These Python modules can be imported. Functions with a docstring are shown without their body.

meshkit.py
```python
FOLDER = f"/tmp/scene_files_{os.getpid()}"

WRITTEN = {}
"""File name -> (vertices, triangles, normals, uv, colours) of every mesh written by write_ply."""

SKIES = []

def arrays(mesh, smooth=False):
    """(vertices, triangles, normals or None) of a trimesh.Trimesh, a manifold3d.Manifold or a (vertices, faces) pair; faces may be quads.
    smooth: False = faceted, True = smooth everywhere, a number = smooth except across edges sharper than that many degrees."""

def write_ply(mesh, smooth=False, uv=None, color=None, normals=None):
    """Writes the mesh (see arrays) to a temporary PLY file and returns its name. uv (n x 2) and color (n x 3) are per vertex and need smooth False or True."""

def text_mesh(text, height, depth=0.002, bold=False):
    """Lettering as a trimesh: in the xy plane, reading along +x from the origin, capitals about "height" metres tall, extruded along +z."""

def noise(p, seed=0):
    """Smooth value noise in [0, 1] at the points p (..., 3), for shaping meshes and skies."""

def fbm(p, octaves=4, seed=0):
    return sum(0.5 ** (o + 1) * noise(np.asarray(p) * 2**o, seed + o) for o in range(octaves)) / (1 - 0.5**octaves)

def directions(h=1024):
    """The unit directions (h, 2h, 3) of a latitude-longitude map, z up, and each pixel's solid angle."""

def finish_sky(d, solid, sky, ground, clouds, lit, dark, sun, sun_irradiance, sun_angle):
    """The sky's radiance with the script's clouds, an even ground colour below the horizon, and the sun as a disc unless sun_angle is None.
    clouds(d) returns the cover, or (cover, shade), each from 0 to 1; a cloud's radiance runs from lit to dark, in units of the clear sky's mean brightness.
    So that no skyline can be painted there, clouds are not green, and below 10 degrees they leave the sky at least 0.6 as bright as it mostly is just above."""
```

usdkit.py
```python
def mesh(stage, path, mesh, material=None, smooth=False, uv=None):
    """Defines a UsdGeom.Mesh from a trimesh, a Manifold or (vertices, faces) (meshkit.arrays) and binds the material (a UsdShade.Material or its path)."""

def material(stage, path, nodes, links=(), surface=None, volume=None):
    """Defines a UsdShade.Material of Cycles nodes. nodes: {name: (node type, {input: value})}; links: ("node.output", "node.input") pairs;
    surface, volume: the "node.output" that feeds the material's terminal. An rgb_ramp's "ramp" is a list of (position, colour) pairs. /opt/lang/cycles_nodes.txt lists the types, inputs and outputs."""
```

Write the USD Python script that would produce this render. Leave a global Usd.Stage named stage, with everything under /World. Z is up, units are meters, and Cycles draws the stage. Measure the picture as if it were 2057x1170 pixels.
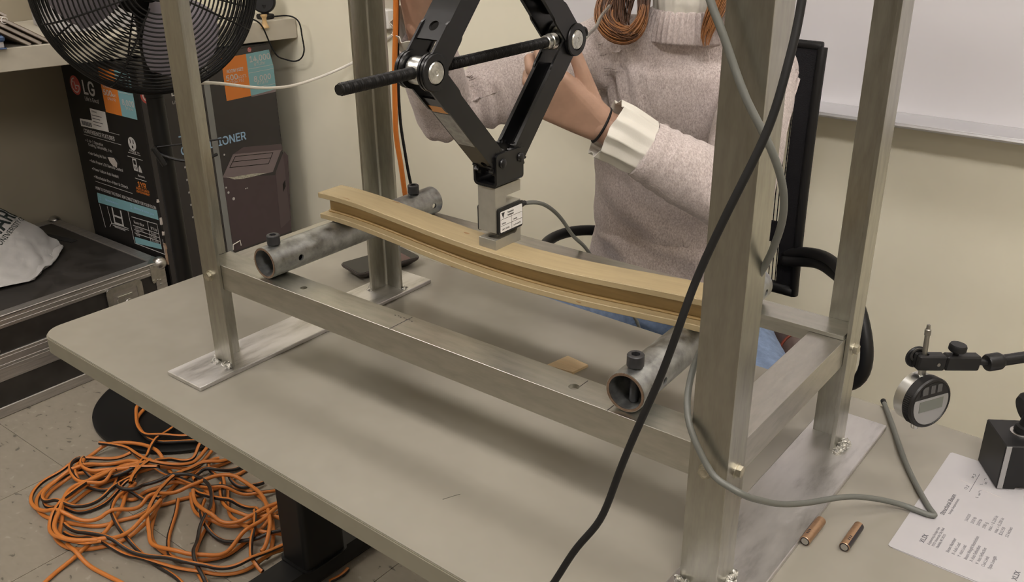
import math, random
import numpy as np, trimesh, usdkit, meshkit
import manifold3d as m3
from manifold3d import Manifold
from shapely.geometry import Polygon, LineString, Point, box as sbox
from shapely.ops import unary_union
from pxr import Usd, UsdGeom, UsdLux, Gf, Sdf, UsdShade

random.seed(7); rng = np.random.default_rng(7)
stage = Usd.Stage.CreateInMemory()
UsdGeom.SetStageUpAxis(stage, UsdGeom.Tokens.z); UsdGeom.SetStageMetersPerUnit(stage, 1.0)
UsdGeom.Xform.Define(stage, '/World')
UsdGeom.Scope.Define(stage, '/World/Looks')
A = np.array

# ------------------------------------------------------------------ camera, light, exposure
EXPOSURE = 0.42
cam = UsdGeom.Camera.Define(stage, '/World/camera')
cam.CreateHorizontalApertureAttr(36.0); cam.CreateVerticalApertureAttr(36.0 * 1170 / 2057)
cam.CreateFocalLengthAttr(32.776); cam.CreateClippingRangeAttr(Gf.Vec2f(0.01, 100))
cam.CreateExposureAttr(EXPOSURE)
cam.AddTransformOp().Set(Gf.Matrix4d(
    0.7868397977448169, 0.6170813796808792, -0.009680058679469306, 0,
    -0.24517037407358286, 0.3269337266420653, 0.9126915284259796, 0,
    0.5663696852423467, -0.7157687540226059, 0.4085345400372057, 0,
    1.0616, -0.6595, 1.3553, 1))
TZ = 0.72          # table top
CEIL = 2.7
# rows of wrap-round ceiling fixtures: (x, y, emission strength)
LAMPS = [(x, y, p * q) for y, p in ((.50, 9.0), (-.90, 22.0), (-2.9, 7.0), (-4.9, 7.0)) for x, q in ((-1.1, .72), (1.5, 1.12))]
LAMP_COLOR = (1.0, .93, .885)

# ------------------------------------------------------------------ helpers
counts = {}
def numbered(parent, name):
    k = (parent, name); counts[k] = counts.get(k, 0) + 1
    return name if counts[k] == 1 else '%s_%03d' % (name, counts[k] - 1)

origin = {}
def tag(p, label=None, cat=None, group=None, kind=None):
    for k, v in (('label', label), ('category', cat), ('group', group), ('kind', kind)):
        if v: p.SetCustomDataByKey(k, v)
    return p
def thing(name, label, cat, loc=(0, 0, 0), group=None, kind=None, rotz=0.0):
    path = '/World/' + numbered('/World', name)
    x = UsdGeom.Xform.Define(stage, path); x.AddTranslateOp().Set(Gf.Vec3d(*map(float, loc)))
    if rotz: x.AddRotateZOp().Set(float(rotz))
    origin[path] = A(loc, float)
    return tag(x.GetPrim(), label, cat, group, kind)
def obj(name, mesh, mat, parent=None, smooth=30, label=None, cat=None, group=None, kind=None, uv=None):
    pp = '/World' if parent is None else str(parent.GetPath())
    path = pp + '/' + numbered(pp, name)
    v, f = arr(mesh)
    o = origin.get(pp, np.zeros(3)); origin[path] = o if parent is not None else np.zeros(3)
    m = usdkit.mesh(stage, path, (v - (o if parent is not None else 0), f), '/World/Looks/' + mat, smooth=smooth, uv=uv)
    return tag(m.GetPrim(), label, cat, group, kind)
def struct(name, mesh, mat, parent=None, smooth=30, label=None):
    return obj(name, mesh, mat, parent, smooth, label=label, kind='structure' if parent is None else None)
def dup(src, loc, rotz=0.0, label=None, group=None):
    name = src.GetName().rstrip('0123456789_') if src.GetName()[-1].isdigit() else src.GetName()
    c = src.GetCustomData()
    r = thing(name, label or c.get('label'), c.get('category'), loc, group or c.get('group'), rotz=rotz)
    r.GetReferences().AddInternalReference(src.GetPath()); r.SetInstanceable(True)
    return r
def arr(m):
    if isinstance(m, list): return cat_(m)
    if hasattr(m, 'to_mesh'):
        q = m.to_mesh(); return A(q.vert_properties[:, :3], float), A(q.tri_verts, int)
    if isinstance(m, tuple):
        v, f = A(m[0], float), A(m[1], int)
        if f.shape[1] == 4: f = np.vstack([f[:, [0, 1, 2]], f[:, [0, 2, 3]]])
        return v, f
    return A(m.vertices, float), A(m.faces, int)
def cat_(ms):
    V, F, n = [], [], 0
    for m in ms:
        v, f = arr(m); V.append(v); F.append(f + n); n += len(v)
    return np.vstack(V), np.vstack(F)
def unit(v): v = A(v, float); return v / np.linalg.norm(v)
def frame(d, up=(0, 0, 1)):
    d = unit(d); up = A(up, float)
    if abs(d @ unit(up)) > .98: up = A((1., 0, 0))
    x = unit(np.cross(up, d)); return x, np.cross(d, x), d
def xf(m, R=None, t=(0, 0, 0)):
    v, f = arr(m)
    if R is not None: v = v @ A(R, float).T
    return v + A(t, float), f
def basis(x, y, z): return np.stack([unit(x), unit(y), unit(z)], 1)
def rotz(deg): c, s = math.cos(math.radians(deg)), math.sin(math.radians(deg)); return A([[c, -s, 0], [s, c, 0], [0, 0, 1.]])
def rotx(deg): c, s = math.cos(math.radians(deg)), math.sin(math.radians(deg)); return A([[1., 0, 0], [0, c, -s], [0, s, c]])
def roty(deg): c, s = math.cos(math.radians(deg)), math.sin(math.radians(deg)); return A([[c, 0, s], [0, 1., 0], [-s, 0, c]])
def hull(P): return Manifold.hull_points(np.ascontiguousarray(A(P, float)))
def cbox(lo, hi, c=.001):
    lo, hi = A(lo, float), A(hi, float); c = min(c, .45 * float((hi - lo).min())); P = []
    for sx in (0, 1):
        for sy in (0, 1):
            for sz in (0, 1):
                q = A([hi[i] if s else lo[i] for i, s in enumerate((sx, sy, sz))])
                d = A([-c if s else c for s in (sx, sy, sz)])
                for k in range(3):
                    e = d.copy(); e[k] = 0; P.append(q + e)
    return hull(P)
def box(lo, hi):
    m = trimesh.creation.box(extents=A(hi, float) - A(lo, float)); m.apply_translation((A(lo, float) + A(hi, float)) / 2); return m
def tube(P, r, n=10, caps=True, closed=False):
    P = A(P, float); N = len(P); r = np.broadcast_to(r, (N,)).astype(float)
    T = np.gradient(P, axis=0) if not closed else (np.roll(P, -1, 0) - np.roll(P, 1, 0))
    T /= np.linalg.norm(T, axis=1, keepdims=True) + 1e-12
    x, y, _ = frame(T[0]); X = [x]
    for i in range(1, N):
        x = X[-1] - T[i] * (X[-1] @ T[i]); X.append(x / (np.linalg.norm(x) + 1e-12))
    X = A(X); Y = np.cross(T, X); a = np.arange(n) * 2 * math.pi / n
    V = (P[:, None] + r[:, None, None] * (np.cos(a)[None, :, None] * X[:, None] + np.sin(a)[None, :, None] * Y[:, None])).reshape(-1, 3)
    F = []
    for i in range(N if closed else N - 1):
        j = (i + 1) % N
        for k in range(n):
            l = (k + 1) % n; F += [(i * n + k, i * n + l, j * n + l), (i * n + k, j * n + l, j * n + k)]
    if caps and not closed:
        V = np.vstack([V, P[0], P[-1]]); b = len(V) - 2
        for k in range(n):
            l = (k + 1) % n; F += [(b, l, k), (b + 1, (N - 1) * n + k, (N - 1) * n + l)]
    return V, A(F, int)
def spline(P, n=60):
    from scipy.interpolate import CubicSpline
    P = A(P, float); d = np.r_[0, np.cumsum(np.sqrt(np.linalg.norm(np.diff(P, axis=0), axis=1)) + 1e-9)]
    return CubicSpline(d, P)(np.linspace(0, d[-1], n))
def lathe(profile, c=(0, 0, 0), d=(0, 0, 1), n=32, up=(0, 0, 1)):
    """profile: (r, h) pairs along the axis d from c; closed solid if it starts and ends at r=0."""
    x, y, z = frame(d, up); c = A(c, float); a = np.arange(n) * 2 * math.pi / n; V = []
    for r, h in profile:
        V.append(c + h * z + r * (np.cos(a)[:, None] * x + np.sin(a)[:, None] * y))
    V = np.vstack(V); F = []
    for i in range(len(profile) - 1):
        for k in range(n):
            l = (k + 1) % n; F += [(i * n + k, i * n + l, (i + 1) * n + l), (i * n + k, (i + 1) * n + l, (i + 1) * n + k)]
    return V, A(F, int)
def cyl(a, b, r, n=24, ch=0.0):
    a, b = A(a, float), A(b, float); L = np.linalg.norm(b - a)
    p = [(0, 0), (r - ch, 0), (r, ch), (r, L - ch), (r - ch, L), (0, L)] if ch else [(0, 0), (r, 0), (r, L), (0, L)]
    return lathe(p, a, b - a, n)
def prism(poly, h, R=None, t=(0, 0, 0)):
    """shapely polygon extruded along local z by h, then rotated by R and moved by t."""
    gs = list(poly.geoms) if hasattr(poly, 'geoms') else [poly]
    return xf([trimesh.creation.extrude_polygon(g, h, engine='earcut') for g in gs], R, t)
def ellipsoid(c, r, R=None, n=2):
    s = trimesh.creation.icosphere(n); v = A(s.vertices) * A(r, float)
    if R is not None: v = v @ A(R).T
    return v + A(c, float), A(s.faces)
def sphere_hull(spheres, n=2):
    ic = A(trimesh.creation.icosphere(n).vertices)
    return hull(np.vstack([A(c, float) + ic * A(r, float) for c, r in spheres]))
def organic(parts, edge=.012, it=12):
    m = Manifold.batch_boolean(parts, m3.OpType.Add).refine_to_length(edge)
    v, f = arr(m); t = trimesh.Trimesh(v, f, process=True)
    trimesh.smoothing.filter_taubin(t, lamb=.5, nu=.52, iterations=it)
    return t
def to_man(m):
    if isinstance(m, Manifold): return m
    v, f = arr(m); t = trimesh.Trimesh(v, f, process=False); t.merge_vertices(digits_vertex=7)
    t.update_faces(t.nondegenerate_faces(height=1e-12)); v, f = A(t.vertices), A(t.faces)
    if t.volume < 0: f = f[:, ::-1]
    r = Manifold(m3.Mesh(vert_properties=np.ascontiguousarray(v, np.float32), tri_verts=np.ascontiguousarray(f, np.uint32)))
    if r.is_empty(): print('EMPTY MANIFOLD', len(v), r.status())
    return r
def text(s, h, R, t, bold=False, depth=.0003, width=None, center=False):
    m = meshkit.text_mesh(s, h, depth, bold); v = A(m.vertices)
    w = v[:, 0].max() - v[:, 0].min()
    if width: v[:, 0] *= width / w; w = width
    if center: v[:, 0] -= w / 2
    return xf((v, A(m.faces)), R, t)

# ------------------------------------------------------------------ materials
def mat(name, col, rough=.5, metal=0.0, var=.0, vscale=30., bump=.0, bscale=200., stretch=(1, 1, 1), spec=.5, col2=None, contrast=(.35, .65), detail=4., coat=0., rvar=0., extra=None, trans=0.):
    nodes = {'p': ('principled_bsdf', {'base_color': col, 'roughness': rough, 'metallic': metal, 'specular_ior_level': spec, 'coat_weight': coat, 'transmission_weight': trans})}
    links = []
    if var or bump or col2 is not None or rvar:
        nodes['tc'] = ('texture_coordinate', {}); nodes['mp'] = ('mapping', {'scale': stretch})
        links += [('tc.object', 'mp.vector')]
    if var or col2 is not None or rvar:
        c2 = col2 if col2 is not None else tuple(max(0, c * (1 - var)) for c in col)
        c1 = col if col2 is not None else tuple(min(1, c * (1 + var * .6)) for c in col)
        nodes['n'] = ('noise_texture', {'scale': vscale, 'detail': detail, 'roughness': .6})
        links += [('mp.vector', 'n.vector')]
        if var or col2 is not None:
            nodes['r'] = ('rgb_ramp', {'ramp': [(0, c2), (contrast[0], c2), (contrast[1], c1), (1, c1)]})
            links += [('n.fac', 'r.fac'), ('r.color', 'p.base_color')]
        if rvar:
            nodes['rr'] = ('rgb_ramp', {'ramp': [(.3, (rough - rvar,) * 3), (.7, (rough + rvar,) * 3)]})
            links += [('n.fac', 'rr.fac'), ('rr.color', 'p.roughness')]
    if bump:
        nodes['bn'] = ('noise_texture', {'scale': bscale, 'detail': 3.0}); nodes['b'] = ('bump', {'strength': bump, 'distance': .002})
        links += [('mp.vector', 'bn.vector'), ('bn.fac', 'b.height'), ('b.normal', 'p.normal')]
    if extra: extra(nodes, links)
    usdkit.material(stage, '/World/Looks/' + name, nodes, links, surface='p.BSDF')

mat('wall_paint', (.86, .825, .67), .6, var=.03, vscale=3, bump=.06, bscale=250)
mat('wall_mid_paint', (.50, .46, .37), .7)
mat('wall_left_paint', (.36, .32, .24), .6, var=.03, vscale=3)  # darker tone stands in for the shade on the wall under the shelf
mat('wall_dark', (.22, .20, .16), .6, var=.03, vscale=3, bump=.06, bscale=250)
mat('ceiling_paint', (.80, .78, .72), .8)
mat('laminate', (.270, .252, .210), .30, var=.025, vscale=5, spec=.6, rvar=.04)
mat('laminate_edge', (.215, .20, .15), .45, var=.06, vscale=20)
def alu(name, stretch, col=(.51, .505, .455), rough=.34):
    mat(name, col, rough, 1.0, var=.045, vscale=22, stretch=stretch, bump=.012, bscale=160, rvar=.03, contrast=(.2, .8), detail=9)
alu('alu_x', (.8, 4, 4)); alu('alu_y', (4, .8, 4), (.50, .485, .445)); alu('alu_z', (4, 4, .8), (.415, .405, .355), .33)
mat('alu_plate', (.66, .65, .645), .38, 1.0, var=.14, vscale=11, stretch=(3, .8, 3), bump=.10, bscale=60, rvar=.10, detail=8)
mat('alu_bright', (.80, .79, .77), .33, 1.0, var=.08, vscale=30, bump=.05)
mat('weld', (.52, .51, .47), .38, 1.0, var=.55, vscale=240, bump=.9, bscale=420)
mat('zinc_bolt', (.50, .47, .38), .42, 1.0, var=.25, vscale=120)
mat('galvanised', (.40, .41, .40), .45, 1.0, var=.32, vscale=60, bump=.12, bscale=160, rvar=.12, detail=8)
mat('rust_edge', (.23, .16, .11), .6, .6, var=.3, vscale=150)
mat('black_oxide', (.025, .025, .027), .45, .0, var=.3, vscale=100)
mat('hole_dark', (.012, .011, .010), .9)
mat('ink_dark', (.03, .028, .026), .7)
def woodx(nodes, links): pass
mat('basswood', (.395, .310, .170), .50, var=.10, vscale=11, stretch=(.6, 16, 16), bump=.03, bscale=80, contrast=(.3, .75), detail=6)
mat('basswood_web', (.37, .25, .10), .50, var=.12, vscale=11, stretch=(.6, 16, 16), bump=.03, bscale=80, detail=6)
mat('wood_chip', (.66, .50, .30), .55, var=.08, vscale=14, stretch=(2, 20, 20))
mat('knot', (.30, .17, .07), .6)
mat('cell_alu', (.42, .405, .35), .5, .75, var=.06, vscale=60)
mat('black_plastic', (.010, .010, .010), .5, spec=.35)
mat('label_white', (.72, .71, .69), .45)
mat('jack_paint', (.0055, .0055, .006), .33, bump=.02, bscale=300, spec=.42, var=.2)
mat('jack_screw', (.010, .0095, .009), .45, .2, spec=.35)
mat('pin_steel', (.62, .62, .58), .32, 1.0, var=.3, vscale=160, bump=.15, bscale=350)
mat('sticker_orange', (.62, .28, .08), .5)
mat('sticker_grey', (.30, .30, .29), .5, var=.3, vscale=120, stretch=(1, 1, 1))
mat('cable_black', (.009, .009, .009), .55, spec=.3)
mat('cable_grey', (.125, .13, .115), .45)
mat('cable_white', (.78, .75, .69), .4)
mat('paper', (.43, .42, .43), .6, var=.015, vscale=40)
mat('print_grey', (.10, .10, .11), .7)
mat('battery_copper', (.44, .275, .165), .38, .75, var=.1, vscale=200)
mat('battery_black', (.02, .016, .02), .35)
mat('steel', (.60, .59, .57), .3, 1.0, var=.1, vscale=60)
mat('steel_dull', (.33, .32, .29), .42, 1.0, var=.1, vscale=60)
mat('gauge_silver', (.60, .60, .57), .30, 1.0)
mat('gauge_black', (.012, .0115, .0115), .42, spec=.35)
mat('lens_grey', (.22, .22, .215), .10, spec=.7, coat=.4)
mat('lcd', (.13, .14, .12), .18, spec=.6)
mat('button_grey', (.075, .075, .075), .45)
mat('stand_black', (.010, .010, .0105), .42, spec=.35)
mat('stand_strip', (.36, .36, .36), .45, .3)
mat('phone_glass', (.006, .006, .008), .06, spec=.22)
mat('phone_body', (.055, .045, .042), .35, .2)
mat('red_glass', (.06, .008, .012), .15)  # dark red colour of a reflection painted on the device glass
mat('board_white', (.69, .68, .705), .22, var=.01, vscale=3)
mat('board_alu', (.66, .66, .68), .42, .65)
mat('shelf_paint', (.50, .465, .385), .5, var=.04, vscale=20)
mat('carton_black', (.012, .011, .010), .5, var=.2, vscale=12, spec=.3)
mat('carton_front', (.046, .042, .041), .4, var=.06, vscale=6, spec=.35)
mat('carton_brown', (.36, .25, .17), .8, var=.2, vscale=60)
mat('print_orange', (.66, .20, .03), .4)
mat('print_teal', (.20, .40, .44), .4)
mat('print_blue', (.30, .47, .66), .45)
mat('print_white', (.50, .49, .475), .5)
mat('print_red', (.42, .06, .05), .45)
mat('print_plum', (.070, .048, .054), .35, var=.05)
mat('print_mauve', (.20, .16, .165), .35, var=.04)
mat('print_mauve_dark', (.095, .07, .075), .35)
mat('tape_clear', (.22, .225, .22), .22)
mat('fan_black', (.006, .006, .006), .42, spec=.35)
mat('fan_blade', (.40, .375, .43), .34, .7)
mat('case_panel', (.035, .031, .028), .5, var=.4, vscale=14, rvar=.1, col2=(.018, .016, .014))
mat('case_alu', (.52, .50, .48), .42, .9, var=.15, vscale=20, stretch=(9, .5, 9))
mat('case_steel', (.58, .57, .54), .33, 1.0, var=.15, vscale=60)
mat('bag_white', (.43, .42, .405), .5, var=.05, vscale=14, bump=.25, bscale=40)
mat('bag_green', (.02, .06, .045), .5)
mat('bag_ink', (.045, .06, .055), .5)
mat('book_blue', (.035, .075, .17), .45)
mat('page_edge', (.55, .50, .46), .7, var=.15, vscale=300, stretch=(.3, .3, 6))
mat('kraft', (.36, .29, .21), .7, var=.15, vscale=40)
mat('kraft_dark', (.19, .15, .115), .7, var=.15, vscale=40)
mat('coil_white', (.75, .73, .70), .35)
mat('wood_knob', (.62, .42, .20), .45, var=.1, vscale=40)
mat('table_leg_black', (.006, .006, .006), .45, spec=.35)
mat('rubber', (.02, .02, .02), .7)
mat('skin', (.44, .27, .19), .48, var=.08, vscale=40, bump=.05, bscale=160)
mat('nail', (.03, .035, .06), .2)
mat('hair_brown', (.27, .115, .040), .36, var=.35, vscale=60)
mat('hair_dark', (.10, .043, .020), .4, var=.3, vscale=30)
mat('jeans', (.17, .235, .36), .75, var=.25, vscale=60, bump=.25, bscale=500)
mat('shirt_white', (.70, .68, .61), .7, bump=.08, bscale=400)
mat('mesh_black', (.012, .012, .0145), .7, bump=.4, bscale=420, spec=.25)
mat('chair_plastic', (.010, .010, .0105), .48, spec=.35)
mat('bag_leather', (.125, .085, .072), .45, var=.15, vscale=60)
mat('leather_edge', (.20, .045, .025), .5)
mat('shoe_dark', (.04, .035, .03), .5)
mat('lamp_frame', (.75, .75, .73), .5)
mat('eye_white', (.75, .72, .68), .25); mat('eye_dark', (.05, .03, .02), .2); mat('lip', (.45, .17, .15), .45)
# knit: heather of light and dark fibres
usdkit.material(stage, '/World/Looks/knit', {
    'tc': ('texture_coordinate', {}), 'mp': ('mapping', {'scale': (1, 1, .6)}),
    'n': ('noise_texture', {'scale': 360., 'detail': 4.0, 'roughness': .75}), 'n2': ('noise_texture', {'scale': 16., 'detail': 3.0}),
    'r': ('rgb_ramp', {'ramp': [(.30, (.40, .33, .315)), (.50, (.62, .54, .515)), (.70, (.82, .745, .72))]}),
    'r2': ('rgb_ramp', {'ramp': [(.3, (.86, .86, .86)), (.7, (1, 1, 1))]}),
    'mx': ('vector_math', {'math_type': 'multiply'}),
    'b': ('bump', {'strength': .55, 'distance': .003}),
    'p': ('principled_bsdf', {'roughness': .9, 'specular_ior_level': .15, 'sheen_weight': .25})},
    [('tc.object', 'mp.vector'), ('mp.vector', 'n.vector'), ('mp.vector', 'n2.vector'), ('n.fac', 'r.fac'), ('n2.fac', 'r2.fac'),
     ('r.color', 'mx.vector1'), ('r2.color', 'mx.vector2'), ('mx.vector', 'p.base_color'), ('n.fac', 'b.height'), ('b.normal', 'p.normal')], surface='p.BSDF')
# vinyl tile: beige with dark flecks; random tone per tile
usdkit.material(stage, '/World/Looks/vinyl_tile', {
    'tc': ('texture_coordinate', {}), 'mp': ('mapping', {'scale': (1, 1.7, 1), 'rotation': (0, 0, .6)}), 'oi': ('object_info', {}),
    'n': ('noise_texture', {'scale': 34., 'detail': 2.0, 'distortion': .6}), 'n2': ('noise_texture', {'scale': 3., 'detail': 4.0}),
    'r': ('rgb_ramp', {'ramp': [(.0, (.10, .09, .075)), (.285, (.13, .115, .095)), (.33, (.285, .255, .205)), (.66, (.31, .275, .222)), (.74, (.37, .335, .28))]}),
    'r2': ('rgb_ramp', {'ramp': [(.3, (.88, .88, .88)), (.7, (1, 1, 1))]}), 'mx': ('vector_math', {'math_type': 'multiply'}),
    'p': ('principled_bsdf', {'roughness': .38, 'specular_ior_level': .4})},
    [('tc.object', 'mp.vector'), ('mp.vector', 'n.vector'), ('tc.object', 'n2.vector'), ('n.fac', 'r.fac'), ('n2.fac', 'r2.fac'),
     ('r.color', 'mx.vector1'), ('r2.color', 'mx.vector2'), ('mx.vector', 'p.base_color')], surface='p.BSDF')
# two-tone cord: uv.x runs round the cord
usdkit.material(stage, '/World/Looks/cord_two_tone', {
    'a': ('attribute', {'attribute': 'st'}), 's': ('separate_xyz', {}),
    'r': ('rgb_ramp', {'ramp': [(0, (.56, .185, .035)), (.63, (.56, .185, .035)), (.64, (.018, .014, .012)), (1, (.018, .014, .012))], 'interpolate': False}),
    'p': ('principled_bsdf', {'roughness': .42})},
    [('a.vector', 's.vector'), ('s.x', 'r.fac'), ('r.color', 'p.base_color')], surface='p.BSDF')
for k_, p_ in enumerate(sorted({p for _, _, p in LAMPS})):
    usdkit.material(stage, '/World/Looks/diffuser_%d' % (p_ * 10), {'e': ('emission', {'color': LAMP_COLOR, 'strength': float(p_)})}, [], surface='e.emission')
# ------------------------------------------------------------------ the room
YW, XL, XR, YF = 1.34, -2.08, 2.7, -6.2
fl = thing('floor', None, None, (0, 0, 0), kind='structure')
obj('screed', box((XL, YF, -.05), (XR, YW, -.0035)), 'ink_dark', fl)
tx = [XL] + [-1.04 + .3048 * k for k in range(-3, 13)] + [XR]; ty = [YF] + [.18 + .3048 * k for k in range(-6, 4)] + [YW]
for i in range(len(tx) - 1):
    for j in range(len(ty) - 1):
        if tx[i + 1] - tx[i] > .02 and ty[j + 1] - ty[j] > .02 and ty[j] > -1.9:
            g = .0006
            obj('tile', box((tx[i] + g, ty[j] + g, -.0035), (tx[i + 1] - g, ty[j + 1] - g, 0 - .0003 * ((i * 7 + j * 3) % 3))), 'vinyl_tile', fl, smooth=False)
obj('tile_field', box((XL, YF, -.0034), (XR, -1.9, -.0002)), 'vinyl_tile', fl, smooth=False, kind='stuff')
struct('ceiling', box((XL - .1, YF - .1, CEIL), (XR + .1, YW + .1, CEIL + .1)), 'ceiling_paint')
struct('wall_back', box((XL - .1, YW, 0), (XR + .1, YW + .1, CEIL)), 'wall_paint')
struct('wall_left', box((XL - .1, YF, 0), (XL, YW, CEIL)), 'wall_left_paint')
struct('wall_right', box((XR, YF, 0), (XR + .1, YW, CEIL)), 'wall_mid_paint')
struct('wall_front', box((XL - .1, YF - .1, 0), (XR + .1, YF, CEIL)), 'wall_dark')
for k, (x, y, p) in enumerate(LAMPS):
    t = thing('ceiling_light', 'long ceiling light panel over the room', 'ceiling light', (x, y, CEIL - .03), 'ceiling light panels')
    o = A((x, y, CEIL - .03)); hw, hd = .60, .16
    fr = [box(o + (-hw - .03, sy * hd - .015, -.02), o + (hw + .03, sy * hd + .015, .03)) for sy in (-1, 1)] + [box(o + (sx * hw - .015 + .015 * sx, -hd, -.02), o + (sx * hw + .015 + .015 * sx, hd, .03)) for sx in (-1, 1)]
    obj('frame', fr, 'lamp_frame', t, smooth=False)
    obj('diffuser', cbox(o + (-hw, -.14, -.075), o + (hw, .14, .01), .02), 'diffuser_%d' % (p * 10), t)

# whiteboard on the back wall, with its tray
wb = thing('whiteboard', 'white dry-erase board on the back wall with a silver marker tray', 'whiteboard', (.8, YW, .9))
WX0, WX1 = -.36, 2.2
obj('board', cbox((WX0, YW - .016, .90), (WX1, YW - .001, 2.1), .001), 'board_white', wb)
for a, b in (((WX0 - .012, YW - .02, .89), (WX0 + .004, YW, 2.112)), ((WX1 - .004, YW - .02, .89), (WX1 + .012, YW, 2.112)), ((WX0, YW - .02, 2.096), (WX1, YW, 2.112))):
    obj('frame_strip', cbox(a, b, .002), 'board_alu', wb)
prof = Polygon([(0, .9005), (-.016, .9005), (-.021, .898), (-.077, .8935), (-.079, .8965), (-.083, .8955), (-.085, .8895), (-.0815, .8865), (-.0805, .8845), (-.012, .8875), (0, .890)])
RX = basis((0, 1, 0), (0, 0, 1), (1, 0, 0))
obj('tray', prism(prof, WX1 - WX0 + .02, RX, (WX0 - .01, YW - .001, 0)), 'board_alu', wb, smooth=False)
for k in range(3):
    obj('tray_ridge', tube([(WX0, YW - .0835 - .0003, .8945 - k * .0027), (WX1, YW - .0835 - .0003, .8945 - k * .0027)], .0011, 6), 'board_alu', wb)
for px, pz in ((1.055, .915), (.995, 1.0), (.93, .9145)):
    obj('ink_speck', ellipsoid((px, YW - .0165, pz), (.004, .0008, .0025), n=1), 'ink_dark', wb)
for (sx, sz, w) in ((.86, .70, .012), (.905, .56, .010)):
    tag(obj('wall_scuff', cbox((sx, YW - .0012, sz), (sx + w, YW + .0004, sz + .002), .0003), 'steel_dull', None), 'short dark scuff on the beige wall ' + ('under the whiteboard tray' if sz > .6 else 'right of the dial gauge'), 'scuff')

# ------------------------------------------------------------------ table
TR = rotz(-1.4); TC = A((.46, .17, 0)); TW, TD = 1.52, .587
tb = thing('table', 'long light grey laminate worktable with a rounded corner and black T legs', 'table', (.46, .17, 0), rotz=0)
rect = sbox(-TW / 2 + .035, -TD / 2 + .035, TW / 2 - .035, TD / 2 - .035).buffer(.035, 12)
obj('tabletop', prism(rect.buffer(-.002), .0030, TR, TC + (0, 0, TZ - .0030)), 'laminate', tb)
core = unary_union([rect])
obj('edge_band', [prism(core, .024, TR, TC + (0, 0, TZ - .0265)), prism(core.buffer(-.0012), .0012, TR, TC + (0, 0, TZ - .0026)), prism(core.buffer(-.0015), .0015, TR, TC + (0, 0, TZ - .028))], 'laminate_edge', tb, smooth=40)
for sx in (-1, 1):
    cx = sx * (TW / 2 - .0625) if sx > 0 else -.7105
    colp = sbox(-.030, -.040, .030, .040).buffer(.012, 6)
    T2 = lambda m: xf(m, TR, TC)
    obj('leg_column', T2(prism(colp, TZ - .028 - .045, t=(cx, .125, .045))), 'table_leg_black', tb)
    fp = Polygon([(-.045, .012), (-.036, .0), (.036, 0), (.045, .012), (.045, .022), (.034, .046), (-.034, .046), (-.045, .022)])
    obj('foot', T2(prism(fp, .52, basis((1, 0, 0), (0, 0, 1), (0, -1, 0)), (cx, .28 + .06, .004))), 'table_leg_black', tb, smooth=25)
    obj('leg_collar', T2(prism(colp.buffer(.006), .004, t=(cx, .125, .050))), 'table_leg_black', tb)
    for sy in (-.13, .31):
        obj('glide', T2(cyl((cx, sy, 0), (cx, sy, .006), .016, 16)), 'rubber', tb)
    obj('top_bracket', T2(cbox((cx - .035, -.2, TZ - .038), (cx + .035, .27, TZ - .028), .002)), 'table_leg_black', tb)
# small nicks in the edge band and a scratch on the top
obj('scratch', tube([(.470, -.040, TZ + .0002), (.4745, -.030, TZ + .0003), (.479, -.021, TZ + .0002)], .0004, 5), 'steel_dull', tb)

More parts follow.
